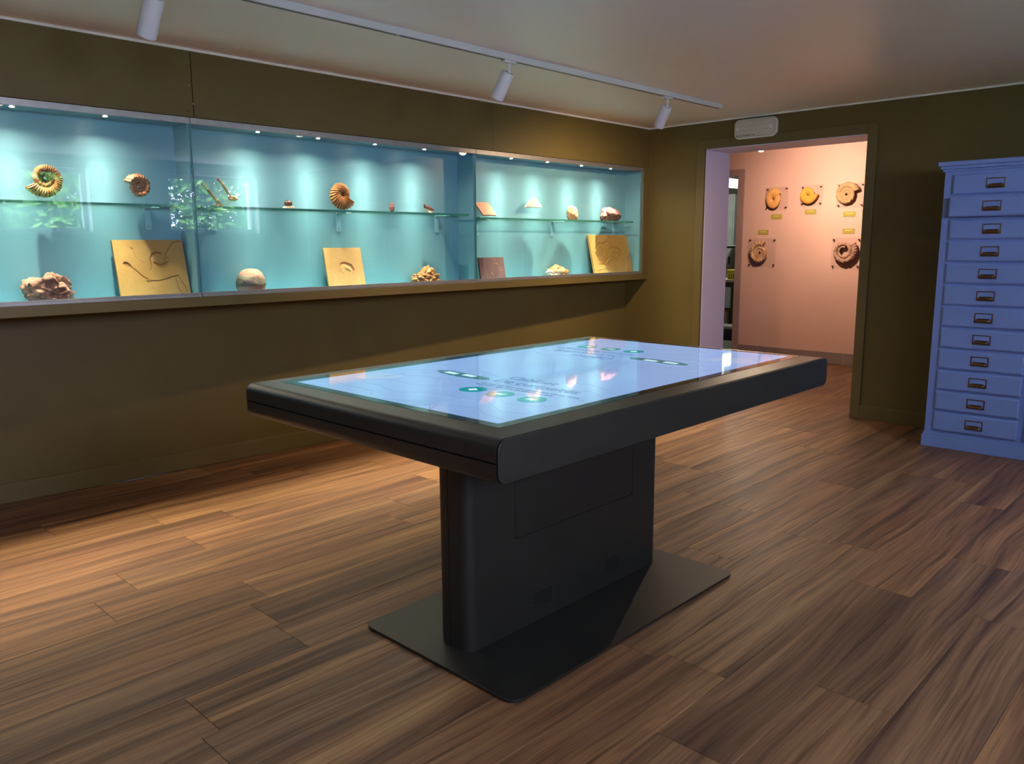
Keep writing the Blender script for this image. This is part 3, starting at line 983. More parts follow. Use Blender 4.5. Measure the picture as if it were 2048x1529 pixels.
clear_stand(1.718, SZ[0], [(0.012, -0.030, -0.030, 0.034), (0.012, 0.032, 0.026, 0.034)], XS, 'clear two-prong stand under the bronze-brown ammonite')

# nearest case, floor
def lumpy(q):
    z = q.z
    if q.y > 0.15:
        z *= 0.82
    return (q.x, q.y, z)
rock(-4.296, 1.252, ZF, 0.15, 0.238, 0.148, 0.42, 1.25, 3.1, M['rock_red'], 'fossil_rock', 'craggy red-brown rock with deep hollows on the nearest case floor', 'rock', shape=lumpy, flat=0.5, holes=0.55)
S1 = [
    ([(0.13, 0.60), (0.16, 0.585), (0.185, 0.56)], [0.010, 0.012, 0.008], 0.003, 1.0),
    ([(0.10, 0.595), (0.125, 0.625), (0.165, 0.62), (0.19, 0.585)], 0.003, -0.002, 0.3),
    ([(0.19, 0.545), (0.26, 0.47), (0.34, 0.36), (0.42, 0.295), (0.46, 0.275)], 0.0026, 0.0028, 1.0),
    ([(0.46, 0.275), (0.55, 0.27), (0.68, 0.305), (0.80, 0.345), (0.86, 0.355)], 0.0026, 0.0028, 1.0),
    ([(0.40, 0.29), (0.44, 0.285)], 0.006, -0.003, 0.6),
    ([(0.86, 0.35), (0.90, 0.24), (0.945, 0.13)], 0.0019, 0.002, 1.0),
    ([(0.815, 0.32), (0.825, 0.20), (0.835, 0.12), (0.87, 0.055)], 0.0019, 0.002, 1.0),
    ([(0.935, 0.07), (0.955, 0.10)], 0.0018, 0.002, 0.8),
    ([(0.46, 0.46), (0.50, 0.55), (0.49, 0.66), (0.525, 0.74), (0.60, 0.785), (0.66, 0.765)], [0.001, 0.002, 0.0035, 0.005, 0.006, 0.004], 0.003, 0.85),
    ([(0.54, 0.595), (0.60, 0.55), (0.68, 0.555), (0.74, 0.60)], [0.004, 0.009, 0.010, 0.006], 0.0045, 0.7),
    ([(0.54, 0.57), (0.62, 0.52), (0.70, 0.525), (0.76, 0.60), (0.76, 0.66)], 0.0022, -0.002, 0.0),
    ([(0.68, 0.62), (0.71, 0.69), (0.75, 0.68)], [0.004, 0.006, 0.003], -0.0025, 0.45),
    ([(0.715, 0.73), (0.76, 0.81), (0.82, 0.91), (0.88, 0.965), (0.985, 0.985)], 0.0032, 0.0026, 0.5),
    ([(0.245, 0.865), (0.262, 0.85)], 0.0045, 0.002, 0.9),
    ([(0.565, 0.845), (0.568, 0.842)], 0.0035, 0.002, 0.9),
    ([(0.27, 0.79), (0.30, 0.68), (0.37, 0.605), (0.44, 0.60)], 0.0032, 0.0012, 0.25),
    ([(0.38, 0.13), (0.60, 0.12), (0.95, 0.115)], 0.0016, 0.0006, 0.10),
]
slab(1.585, 1.950, ZF, 0.302, -4.287, 13, 0.016, M['slab_gold'], 'fossil_slab', 'golden limestone slab with the imprint of a long-necked skeleton', S1, seed=2, nx=150, nz=120)

# middle case, shelf
def bone_pick(name, pts, rads, label, knob=None, stand=None):
    root = thing(name, pts[0], label, 'bone')
    MB().tube(pts, rads, 10).build('shaft', M['bone'], root, smooth=True)
    if knob:
        c, r = knob
        v, f = ICO[3]
        vs = []
        for p in v:
            q = Vector(p)
            d = 1 + 0.35 * mnoise.noise(q * 1.8 + Vector((3, 1, 9)))
            vs.append((c[0] + q.x * r[0] * d, c[1] + q.y * r[1] * d, c[2] + q.z * r[2] * d))
        mm = MB()
        mm.add(vs, f)
        mm.build('joint_end', M['bone'], root, smooth=True)
    return root
zs = SZ[1]
bone_pick('long_bone', [(XS, 2.155, zs + 0.008), (XS, 2.138, zs + 0.035), (XS, 2.105, zs + 0.072), (XS, 2.075, zs + 0.108), (XS, 2.060, zs + 0.122)],
          [0.011, 0.009, 0.0075, 0.007, 0.009], 'thin brown fossil bone leaning up at the left end of the middle shelf', ((XS, 2.150, zs + 0.006), (0.016, 0.026, 0.007)))
bone_pick('long_bone', [(XS, 2.215, zs + 0.060), (XS, 2.202, zs + 0.085), (XS, 2.182, zs + 0.118), (XS, 2.160, zs + 0.145), (XS, 2.152, zs + 0.150)],
          [0.008, 0.0085, 0.008, 0.0075, 0.010], 'thicker brown fossil bone with a pale knuckle, second on the middle shelf', ((XS, 2.235, zs + 0.048), (0.014, 0.029, 0.015)))
clear_stand(2.232, zs, [(-0.006, -0.028, -0.010, 0.040), (0.004, 0.016, 0.010, 0.038)], XS, 'clear stand holding the bone with a pale knuckle')
g = thing('polished_stone', (XS, 2.581, zs), 'small dark domed stone on a cream base, middle shelf', 'stone')
MB().prism(rrect(2.553, 2.609, zs, zs + 0.013, 0.004, 3), 'x', XS - 0.022, XS + 0.022).build('base', M['cream'], g, bevel=0.002)
v, f = ICO[4]
mm = MB(); mm.add([(XS + p[0] * 0.017, 2.581 + p[1] * 0.0255, zs + 0.031 + p[2] * 0.0195) for p in v], f)
mm.build('dome', M['dark_gem'], g, smooth=True)
m = ammonite(0.099, 2.8, 1.75, 0.33, 27, 0.085, -32, -1, (XS, 2.955, zs + 0.098), sharp=1.8, cover=1.0, rib_bend=0.25, nv=24, inner=0.06, flare=0.12)
tag(m.build('ammonite', M['am_amber'], smooth=True, auto=60), 'amber finely ribbed nautilus-like shell on the middle shelf', 'ammonite', 'ammonites on the glass shelves')
clear_stand(2.975, zs, [(0.0, -0.065, -0.030, 0.034), (0.010, 0.0, 0.0, 0.024), (0.0, 0.055, 0.042, 0.040)], XS, 'clear three-prong stand under the amber shell')
m = MB()
prof = [(0.0, 0.001), (0.007, 0.010), (0.010, 0.015), (0.016, 0.0155), (0.020, 0.013), (0.026, 0.0175), (0.034, 0.0165), (0.040, 0.0125), (0.046, 0.014), (0.053, 0.011), (0.060, 0.005), (0.063, 0.001)]
m.tube([(XS, 3.347, zs + a) for a, b in prof], [b for a, b in prof], 18)
tag(m.build('spindle_shell', M['rock_layer'], smooth=True), 'tiny upright reddish spindle shell on the middle shelf', 'shell')
rk = thing('jaw_fragment', (XS, 3.665, zs), 'tiny dark fossil fragment on a pale foot, right end of middle shelf', 'fossil')
m = MB()
m.prism([(3.625, zs + 0.062), (3.628, zs + 0.034), (3.655, zs + 0.024), (3.703, zs + 0.018), (3.706, zs + 0.026), (3.672, zs + 0.042), (3.645, zs + 0.050)][::-1], 'x', XS - 0.012, XS + 0.012)
m.build('fragment', M['dark_gem'], rk, bevel=0.004)
m = MB()
m.prism([(3.630, zs + 0.034), (3.640, zs + 0.016), (3.662, zs), (3.678, zs), (3.700, zs + 0.008), (3.705, zs + 0.020), (3.655, zs + 0.026)], 'x', XS - 0.013, XS + 0.010)
m.build('foot', M['cream'], rk, bevel=0.003)

# middle case, floor
def cobble(q):
    return (q.x, q.y * (1 - 0.18 * max(0, -q.z)), q.z)
rock(-4.295, 2.310, ZF, 0.140, 0.172, 0.136, 0.09, 1.1, 5.0, None, 'cobble', 'rounded pink and grey cobble on the middle case floor', 'rock', shape=cobble, flat=0.55,
     mats=[M['rock_pink'], M['cobble_grey']], pick=lambda c, q: 1 if (ZF + 0.035 < c[2] < ZF + 0.085 - 0.20 * (c[1] - 2.31)) else 0)
S2 = [
    ([(0.40, 0.52), (0.42, 0.60), (0.52, 0.60), (0.66, 0.54), (0.72, 0.43), (0.70, 0.31)], [0.006, 0.010, 0.011, 0.011, 0.010, 0.004], 0.0055, 0.75),
    ([(0.385, 0.50), (0.40, 0.40), (0.45, 0.36)], 0.0035, -0.002, 0.0),
    ([(0.73, 0.30), (0.765, 0.42), (0.70, 0.58), (0.55, 0.645), (0.40, 0.62)], 0.003, -0.002, 0.0),
    ([(0.53, 0.49), (0.63, 0.42)], [0.010, 0.006], -0.004, 0.0),
    ([(0.80, 0.92), (0.88, 0.92)], 0.0022, 0.0004, 0.35), ([(0.80, 0.89), (0.88, 0.89)], 0.0022, 0.0004, 0.35), ([(0.80, 0.86), (0.89, 0.86)], 0.0022, 0.0004, 0.35),
    ([(0.95, 0.93), (0.952, 0.87)], 0.004, 0.0004, 0.3),
]
slab(2.835, 3.112, ZF, 0.252, -4.292, 12, 0.012, M['slab_honey'], 'fossil_slab', 'honey-coloured slab with a small curled shrimp imprint', S2, seed=5)
def knobs(q):
    n = mnoise.cell(q * 3.0) if False else 0
    return (q.x, q.y, q.z * (1.15 if q.y > -0.1 and q.y < 0.55 else 0.78))
v, f = ICO[5]
cm = MB()
rnd2 = random.Random(5)
pts = []
for p in v:
    q = Vector(p)
    dists, _ = mnoise.voronoi(q * 3.3 + Vector((7, 2, 1)))
    dists2, _ = mnoise.voronoi(q * 7.0 + Vector((1, 9, 4)))
    big = mnoise.noise(q * 1.4 + Vector((2.2, 0, 5)))
    d = 1 + 0.16 * big + 0.42 * (0.45 - dists[0]) + 0.26 * (0.4 - dists2[0])
    q = q * d
    q.z *= 1.25 if -0.15 < q.y < 0.5 else 0.8
    q.z = max(q.z, -0.45)
    pts.append(q)
a_ = np.array([tuple(q) for q in pts])
a_ = (a_ - (a_.min(0) + a_.max(0)) / 2) / (a_.max(0) - a_.min(0)) * np.array([0.13, 0.27, 0.128]) + np.array([-4.300, 3.612, ZF + 0.064])
cm.add([tuple(p) for p in a_], f)
tag(cm.build('coral_rock', M['rock_coral'], smooth=True, auto=60), 'knobbly tan coral-like rock on the middle case floor', 'rock')

# last case, shelf
zs = SZ[2]
def tablet(y0, y1, z0, h, t, lean, skew, mat, name, label, cat):
    a = R(lean)
    m = MB()
    P = []
    for (dx, yy, zz) in [(0, y0 + skew, 0), (0, y1 + skew, 0), (0, y1, h), (0, y0, h), (-t, y0 + skew, 0), (-t, y1 + skew, 0), (-t, y1, h), (-t, y0, h)]:
        P.append((XS + 0.03 + dx * math.cos(a) - zz * math.sin(a), yy, z0 + zz * math.cos(a) + (dx + t) * math.sin(a)))
    m.add(P, [(0, 1, 2, 3), (7, 6, 5, 4), (1, 0, 4, 5), (2, 1, 5, 6), (3, 2, 6, 7), (0, 3, 7, 4)])
    return m
tb = thing('stone_tablet', (XS, 4.214, zs), 'tilted pink stone tablet at the left end of the last shelf', 'tablet')
tablet(4.120, 4.262, zs + 0.012, 0.108, 0.014, 30, 0.036, M['pink_tile'], '', '', '').build('tablet', M['pink_tile'], tb, bevel=0.002)
for yy in (4.18, 4.262):
    MB().tube([(XS + 0.046, yy, zs), (XS + 0.046, yy, zs + 0.018)], 0.004, 8).build('support_peg', M['acrylic'], tb)
MB().tube([(XS - 0.03, 4.222, zs), (XS - 0.004, 4.222, zs + 0.05)], 0.004, 8).build('support_peg', M['acrylic'], tb)
m = MB()
tri = [(4.632, zs + 0.088), (4.825, zs + 0.088), (4.768, zs + 0.148), (4.748, zs + 0.158), (4.715, zs + 0.154), (4.690, zs + 0.140)]
m.prism(tri, 'x', XS - 0.012, XS + 0.012)
tag(m.build('triangular_stone', M['white_stone'], bevel=0.004), 'pale triangular stone raised on a clear stand, last shelf', 'stone')
st = thing('acrylic_stand', (XS, 4.735, zs), 'tall clear stand under the pale triangular stone', 'stand')
for yy in (4.70, 4.775):
    MB().box(XS - 0.012, XS + 0.012, yy - 0.002, yy + 0.002, zs, zs + 0.0878).build('upright', M['acrylic'], st)
def tombstone(q):
    return (q.x, q.y - 0.12 * q.z, q.z)
rock(XS, 5.212, zs, 0.055, 0.142, 0.118, 0.14, 2.0, 8.0, M['rock_tan'], 'speckled_rock', 'upright speckled tan rock on the last shelf', 'rock', shape=tombstone, flat=0.4, sub=4)
def wedge(q):
    return (q.x, q.y, q.z * (0.95 - 0.38 * q.y))
rock(XS, 5.742, zs, 0.11, 0.290, 0.120, 0.16, 1.8, 12.0, None, 'layered_rock', 'wedge-shaped pink and dark layered rock at the right of the last shelf', 'rock', shape=wedge, flat=0.4,
     mats=[M['rock_layer'], M['rock_layer_dark']], pick=lambda c, q: 1 if c[2] < zs + 0.055 + 0.012 * math.sin(c[1] * 60) else 0)

# last case, floor
S4 = [([(0.12, 0.95), (0.12, 0.05)], 0.001, 0.0004, 0.0), ([(0.42, 0.33), (0.50, 0.23)], 0.0022, -0.002, 1.0)]
for i in range(16):
    a = random.uniform(0, 1)
    S4.append(([(0.60 + 0.36 * a + random.uniform(-0.05, 0.05), 0.85 - 0.55 * a + random.uniform(-0.14, 0.14))] * 2, random.uniform(0.0015, 0.0045), -0.0012, 0.9))
slab(4.150, 4.412, ZF, 0.168, -4.292, 10, 0.014, M['slab_purple'], 'fossil_slab', 'dark purple slate slab with pinkish specks', S4, seed=8, nx=90, nz=60)
def cpick(c, q):
    return 0 if c[2] - (ZF + 0.028) > -0.30 * (c[1] - 5.0) + 0.016 * math.sin(c[1] * 90) else 1
rock(-4.297, 5.014, ZF, 0.13, 0.282, 0.100, 0.20, 2.4, 15.0, None, 'crystal_rock', 'pale rock with an orange crystal crust on the last case floor', 'rock', mats=[M['crystal'], M['crystal_base']], pick=cpick, flat=0.5, sub=5,
     shape=lambda q: (q.x, q.y, q.z * (1.0 - 0.25 * abs(q.y))))
def arc(cx, cz, rx, rz, a0, a1, n=14):
    return [(cx + rx * math.cos(R(a0 + (a1 - a0) * i / n)), cz + rz * math.sin(R(a0 + (a1 - a0) * i / n))) for i in range(n + 1)]
S3 = [
    (arc(0.20, 0.585, 0.105, 0.115, 150, 400), 0.0045, 0.004, 0.5),
    ([(0.10, 0.62), (0.17, 0.72), (0.26, 0.79), (0.34, 0.78), (0.46, 0.84)], [0.004, 0.006, 0.008, 0.007, 0.003], 0.006, 0.6),
    ([(0.24, 0.80), (0.27, 0.70), (0.31, 0.66)], 0.005, 0.004, 0.5),
    ([(0.26, 0.77), (0.40, 0.86), (0.44, 0.92)], 0.005, -0.004, 0.0),
    ([(0.57, 0.99), (0.50, 0.88), (0.505, 0.76), (0.47, 0.66)], 0.0055, 0.006, 0.7),
    (arc(0.60, 0.545, 0.155, 0.135, -60, 150), 0.006, 0.0055, 0.65),
    (arc(0.60, 0.545, 0.185, 0.165, -60, 100), 0.005, -0.003, 0.0),
    ([(0.47, 0.47), (0.55, 0.55), (0.66, 0.53), (0.72, 0.56)], 0.007, -0.004, 0.3),
    ([(0.54, 0.53), (0.60, 0.57), (0.66, 0.55)], 0.006, 0.005, 0.6),
    ([(0.32, 0.24), (0.40, 0.35), (0.50, 0.40), (0.60, 0.38)], [0.010, 0.008, 0.006, 0.004], -0.006, 0.0),
    ([(0.30, 0.27), (0.38, 0.38), (0.47, 0.425), (0.58, 0.42), (0.66, 0.33)], 0.004, 0.004, 0.5),
    ([(0.99, 0.47), (0.93, 0.40), (0.905, 0.25), (0.87, 0.12), (0.83, 0.0)], 0.0055, 0.008, 0.7),
    ([(0.85, 0.05), (0.95, 0.45)], 0.022, -0.004, 0.0),
    ([(0.14, 0.25), (0.28, 0.24)], 0.003, 0.002, 0.3),
    ([(0.10, 0.12), (0.40, 0.17), (0.50, 0.05)], 0.010, -0.002, 0.0),
]
for i in range(9):
    a = 0.54 + 0.035 * i
    S3.append(([(a, 0.70), (a + 0.015, 0.92 - 0.02 * abs(i - 3))], 0.0045, 0.003, 0.25))
    S3.append(([(0.74 + 0.022 * i, 0.10 + 0.03 * i), (0.78 + 0.02 * i, 0.34 + 0.03 * i)], 0.0035, 0.002, 0.18))
slab(5.500, 6.055, ZF, 0.345, -4.282, 14, 0.018, M['slab_yellow'], 'fossil_slab', 'large yellow slab with a broad curled fossil relief, beside the room corner', S3, seed=11, nx=150, nz=110, rough=0.0012)

# ================================================================== TOUCH TABLE
TX0, TX1, TY0, TY1, TZ0, TZ1 = -2.434, -1.262, 1.266, 3.106, 0.776, 0.886
table = thing('touch_table', (-1.848, 2.186, 0), 'black pedestal touch-screen table glowing pale blue in the middle of the room', 'table')
zm = (TZ0 + TZ1) / 2 - 0.002
rad = 0.026
MB().prism(rrect(TY0, TY1, zm + 0.0022, TZ1, rad, 6, (0, 0, 1, 1)), 'x', TX0 + 0.008, TX1 - 0.008).build('upper_shell', M['black_wrap'], table, smooth=True, auto=40)
MB().prism(rrect(TY0, TY1, TZ0, zm - 0.0022, rad, 6, (1, 1, 0, 0)), 'x', TX0 + 0.008, TX1 - 0.008).build('lower_shell', M['black_wrap'], table, smooth=True, auto=40)
MB().prism(rrect(TY0 + 0.006, TY1 - 0.006, TZ0 + 0.006, TZ1 - 0.006, rad, 6), 'x', TX0 + 0.007, TX1 - 0.007).build('core', M['black_hole'], table)
MB().prism(rrect(TY0 + 0.0015, TY1 - 0.0015, TZ0 + 0.0015, TZ1 - 0.0015, rad, 6), 'x', TX1 - 0.006, TX1).build('side_panel', M['black_metal'], table, bevel=0.0012, seg=1)
MB().prism(rrect(TY0 + 0.0015, TY1 - 0.0015, TZ0 + 0.0015, TZ1 - 0.0015, rad, 6), 'x', TX0, TX0 + 0.006).build('side_panel', M['black_metal'], table, bevel=0.0012, seg=1)
GX0, GX1, GY0, GY1 = -2.372, -1.352, 1.361, 3.058
SX0, SX1, SY0, SY1 = -2.322, -1.386, 1.393, 3.026
gb = MB().box(GX0, GX1, GY0, GY1, TZ1 - 0.004, TZ1 + 0.0008).build('screen_border', M['black_glass'], table)
sc = MB().box(SX0, SX1, SY0, SY1, TZ1 - 0.003, TZ1 + 0.0014).build('screen', M['scr'], table)
ZS = TZ1 + 0.0014
SCX, SCY = (SX0 + SX1) / 2, (SY0 + SY1) / 2
def flat_poly(mb, pts, z):
    n = len(pts)
    mb.add([(p[0], p[1], z) for p in pts] + [(p[0], p[1], z - 0.0004) for p in pts], [tuple(range(n))] + [(i, n + i, n + (i + 1) % n, (i + 1) % n) for i in range(n)])
def ribbon(mb, pts, w, z):
    for i in range(len(pts) - 1):
        a, b = Vector(pts[i]), Vector(pts[i + 1])
        d = (b - a).normalized()
        n = Vector((-d.y, d.x)) * w / 2
        e = d * w * 0.3
        flat_poly(mb, [a - n - e, b - n + e, b + n + e, a + n - e], z)
def both(fn):
    """draw for the reader at the near end, and turned 180 degrees for the reader opposite"""
    fn(lambda x, y: (x, y))
    fn(lambda x, y: (2 * SCX - x, 2 * SCY - y))
def ell(cx, cy_, rx, ry, n=28):
    return [(cx + rx * math.cos(2 * math.pi * i / n), cy_ + ry * math.sin(2 * math.pi * i / n)) for i in range(n)]
rl = random.Random(3)
def graphics(T):
    flip = T(0, 0) != (0, 0)
    def fp(mb, pts, z):
        flat_poly(mb, [T(*p) for p in pts], z)
    # map lines
    ml = MB()
    for j in range(6):
        y = SY0 + 0.05 + j * 0.10
        pts = []
        for i in range(13):
            x = SX0 + 0.03 + (SX1 - SX0 - 0.06) * i / 12
            pts.append(T(x, y + 0.035 * math.sin(i * 0.8 + j * 1.3) + 0.02 * math.sin(i * 2.1 + j)))
        ribbon(ml, pts, 0.0028, ZS + 0.0003)
    ml.build('map_line', M['scr_line'], sc)['kind'] = 'stuff'
    # sandy area with a path to the green shape
    sp = MB()
    fp(sp, [(-2.26 + 0.085 * (1 + 0.25 * math.sin(3 * a)) * math.cos(a), 1.70 + 0.085 * (1 + 0.2 * math.sin(2 * a + 1)) * math.sin(a)) if False else (-2.215 + 0.075 * (1 + 0.2 * math.sin(3 * a)) * math.cos(a), 1.64 + 0.085 * (1 + 0.2 * math.sin(2 * a + 1)) * math.sin(a)) for a in [2 * math.pi * i / 24 for i in range(24)]], ZS + 0.0005)
    sp.build('sand_patch', M['scr_sand'], sc)
    pth = MB()
    ribbon(pth, [T(*p) for p in [(-2.20, 1.66), (-2.19, 1.74), (-2.155, 1.79), (-2.14, 1.84), (-2.12, 1.87)]], 0.014, ZS + 0.0006)
    pth.build('path_line', M['scr_line'], sc)
    gs = MB()
    fp(gs, [(-2.155, 1.872), (-2.150, 1.850), (-2.10, 1.828), (-2.00, 1.815), (-1.90, 1.822), (-1.872, 1.842), (-1.90, 1.866), (-2.00, 1.880), (-2.10, 1.890)], ZS + 0.0008)
    gs.build('green_shape', M['scr_green'], sc)
    sl = MB()
    for a in (-2.075, -1.985):
        fp(sl, [(a - 0.030, 1.846), (a + 0.030, 1.840), (a + 0.030, 1.866), (a - 0.030, 1.872)], ZS + 0.0012)
    sl.build('white_window', M['scr_white'], sc)
    # three round buttons with white icons
    for i, x in enumerate((-1.783, -1.664, -1.535)):
        bt = MB()
        fp(bt, ell(x, 1.681, 0.044, 0.044), ZS + 0.0008)
        bo = bt.build('round_button', M['scr_teal'], sc)
        ic = MB()
        if i == 0:
            fp(ic, [(x - 0.016, 1.676), (x + 0.002, 1.664), (x + 0.018, 1.684), (x - 0.004, 1.698)], ZS + 0.0012)
        elif i == 1:
            fp(ic, [(x - 0.018, 1.690), (x - 0.012, 1.664), (x - 0.002, 1.680), (x + 0.008, 1.664), (x + 0.018, 1.694), (x + 0.004, 1.686)], ZS + 0.0012)
        else:
            fp(ic, [(x - 0.020, 1.672), (x - 0.008, 1.696), (x + 0.000, 1.682), (x + 0.018, 1.688), (x + 0.006, 1.666), (x - 0.004, 1.674)], ZS + 0.0012)
        ic.build('button_icon', M['scr_white'], bo if False else sc)
    # lines of small print
    sm = MB()
    for y, x1 in ((1.782, -1.46), (1.758, -1.52)):
        x = -1.852
        while x < x1:
            w = rl.uniform(0.018, 0.045)
            fp(sm, [(x, y), (x + w, y), (x + w, y + 0.009), (x, y + 0.009)], ZS + 0.0007)
            x += w + 0.008
    sm.build('small_print', M['scr_text'], sc)['kind'] = 'stuff'
    # title
    for txt, x, y, h in (('Cabinet', -1.852, 1.902, 0.066), ('De curiosités', -1.852, 1.832, 0.066)):
        cu = bpy.data.curves.new('title', 'FONT')
        cu.body = txt
        cu.size = h
        cu.offset = 0.0012
        cu.fill_mode = 'FRONT'
        tmp = bpy.data.objects.new('title_tmp', cu)
        col.objects.link(tmp)
        bpy.context.view_layer.update()
        me = bpy.data.meshes.new_from_object(tmp.evaluated_get(bpy.context.evaluated_depsgraph_get()))
        bpy.data.objects.remove(tmp)
        mb = MB()
        mb.add([(*T(x + p.co.x * 1.0, y + p.co.y), ZS + 0.0008) for p in me.vertices], [tuple(q.vertices) for q in me.polygons])
        mb.build('title_lettering', M['scr_text'], sc)['kind'] = 'stuff'
both(graphics)
# pedestal
PX0, PX1, PY0, PY1 = -1.934, -1.782, 1.645, 2.727
pzt = TZ0 + 0.002
xm = (PX0 + PX1) / 2 - 0.014
def ped(x0, x1, cs):
    return MB().prism(rrect(x0, x1, PY0, PY1, 0.040, 7, cs), 'z', 0.012, pzt)
ped(xm + 0.0015, PX1, (0, 1, 1, 0)).build('pedestal_front_shell', M['black_metal'], table, smooth=True, auto=40)
ped(PX0, xm - 0.0015, (1, 0, 0, 1)).build('pedestal_back_shell', M['black_metal'], table, smooth=True, auto=40)
MB().box(PX0 + 0.02, PX1 - 0.02, PY0 + 0.006, PY1 - 0.006, 0.013, pzt).build('pedestal_core', M['black_hole'], table)
MB().prism(rrect(1.868, 2.542, 0.347, 0.90, 0.012, 4), 'x', PX1 - 0.002, PX1 + 0.0004).build('panel_gap', M['black_hole'], table) if False else None
pg = MB()
def groove(y0, z0, y1, z1, w=0.0016):
    pg.box(PX1 - 0.001, PX1 + 0.0004, min(y0, y1) - w / 2, max(y0, y1) + w / 2, min(z0, z1) - w / 2, max(z0, z1) + w / 2)
groove(1.868, 0.358, 1.868, 0.772)
groove(2.542, 0.358, 2.542, 0.772)
groove(1.878, 0.348, 2.532, 0.348)
for (ya_, yb_) in ((1.868, 1.878), (2.542, 2.532)):
    for i in range(4):
        t0, t1 = i / 4 * math.pi / 2, (i + 1) / 4 * math.pi / 2
        cxx = yb_
        s = -1 if ya_ < yb_ else 1
        groove(cxx + s * 0.010 * math.sin(t0), 0.358 - 0.010 * math.cos(t0), cxx + s * 0.010 * math.sin(t1), 0.358 - 0.010 * math.cos(t1))
pg.build('panel_joint', M['black_hole'], table)
for yc in (2.005, 2.412):
    gm = MB()
    for i in range(8):
        for j in range(6):
            y = yc - 0.042 + i * 0.012 + (0.006 if j % 2 else 0)
            z = 0.068 + j * 0.0095
            gm.tube([(PX1 - 0.001, y, z), (PX1 + 0.0005, y, z)], 0.0027, 8)
    gm.build('speaker_grille', M['black_hole'], table)
MB().prism(rrect(-2.217, -1.481, 1.541, 2.838, 0.045, 7), 'z', 0.004, 0.013).build('base_plate', M['black_metal'], table, bevel=0.0015)
for (x, y) in ((-2.15, 1.61), (-1.55, 1.61), (-2.15, 2.77), (-1.55, 2.77)):
    MB().tube([(x, y, 0), (x, y, 0.0045)], 0.02, 12).build('foot', M['black_hole'], table)

# ================================================================== DRAWER CABINET
CX0, CYF, CZ1 = -1.617, 5.629, 1.822
NC, PITCH, DW, DH = 3, 0.512, 0.476, 0.121
CX1 = CX0 + 0.054 + (NC - 1) * PITCH + DW + 0.054
cab = thing('drawer_cabinet', ((CX0 + CX1) / 2, 5.89, 0), 'tall blue collection cabinet with rows of shallow drawers, right of the doorway', 'cabinet')
MB().box(CX0, CX1, CYF, 6.150, 0.09, 1.768).build('body', M['blue'], cab, bevel=0.002)
pl = MB()
pl.box(CX0 - 0.012, CX1 + 0.012, CYF - 0.016, 6.150, 0.0, 0.078)
pl.box(CX0 - 0.006, CX1 + 0.006, CYF - 0.009, 6.150, 0.078, 0.092)
pl.build('plinth', M['blue'], cab, bevel=0.003)
cn = MB()
cn.box(CX0 - 0.012, CX1 + 0.012, CYF - 0.014, 6.150, 1.762, 1.776)
cn.box(CX0 - 0.022, CX1 + 0.022, CYF - 0.026, 6.150, 1.776, 1.796)
cn.box(CX0 - 0.034, CX1 + 0.034, CYF - 0.040, 6.150, 1.796, 1.822)
cn.build('cornice', M['blue'], cab, bevel=0.004)
W = Vector(WORLD[cab.name])
def drawer_proto():
    d = MB()
    w, h, t, c = DW / 2, DH / 2, 0.021, 0.009
    # front with chamfered rim, local origin at front-frame plane
    vs = [(-w, 0.02, -h), (w, 0.02, -h), (w, 0.02, h), (-w, 0.02, h),
          (-w, -t + c * 0.6, -h), (w, -t + c * 0.6, -h), (w, -t + c * 0.6, h), (-w, -t + c * 0.6, h),
          (-w + c, -t, -h + c), (w - c, -t, -h + c), (w - c, -t, h - c), (-w + c, -t, h - c)]
    fs = [(8, 9, 10, 11)]
    for a, b in ((0, 4), (4, 8)):
        for i in range(4):
            j = (i + 1) % 4
            fs.append((a + i, a + j, b + j, b + i))
    d.add(vs, fs)
    d.box(-w + 0.004, w - 0.004, 0.02, 0.10, -h + 0.004, h - 0.012)
    me_o = d.build('drawer', M['blue'], origin=(0, 0, 0))
    fr = MB()
    y0, y1 = -t - 0.004, -t
    W2, H2, bw = 0.051, 0.031, 0.006
    fr.box(-W2, W2, y0, y1, H2 - bw, H2)
    fr.box(-W2, -W2 + bw, y0, y1, -H2, H2 - bw)
    fr.box(W2 - bw, W2, y0, y1, -H2, H2 - bw)
    fr.box(-W2 + bw, W2 - bw, y0, y1, -H2, -H2 + bw)
    f_ = fr.build('card_frame', M['brass'], me_o, bevel=0.0015, seg=1)
    cp = MB()
    n = 7
    secs = []
    for x in (-0.042, -0.037, -0.030, 0.030, 0.037, 0.042):
        e = 0.55 if abs(x) > 0.04 else (0.85 if abs(x) > 0.035 else 1.0)
        secs.append([(x, -t - 0.003 - 0.020 * e * math.sin(math.pi * i / (n - 1)) ** 0.8, -0.029 + 0.027 * e * i / (n - 1)) for i in range(n)])
    vs = [p for s in secs for p in s]
    fs = []
    for i in range(len(secs) - 1):
        for j in range(n):
            fs.append((i * n + j, i * n + (j + 1) % n, (i + 1) * n + (j + 1) % n, (i + 1) * n + j))
    fs.append(tuple(range(n))[::-1])
    fs.append(tuple((len(secs) - 1) * n + j for j in range(n)))
    cp.add(vs, fs)
    cp.build('cup_pull', M['brass'], me_o, smooth=True, auto=50)
    return me_o
proto = drawer_proto()
first = True
for c in range(NC):
    for r_ in range(12):
        xc = CX0 + 0.054 + DW / 2 + c * PITCH
        zc = (1.2635 - 0.1028 * r_) * 1.33
        pull = 0.045 if (r_ == 1 and c == 0) else 0.0
        loc = Vector((xc, CYF - pull, zc)) - W
        if first:
            d = proto
            d.parent = cab
            d.location = loc
            first = False
        else:
            d = copy_tree(proto, cab, loc)
        if pull:
            MB().box(xc - DW / 2 + 0.004, xc + DW / 2 - 0.004, CYF - pull + 0.02, CYF + 0.003, zc - DH / 2 + 0.004, zc + DH / 2 - 0.012).build('drawer_box', M['blue'], cab)

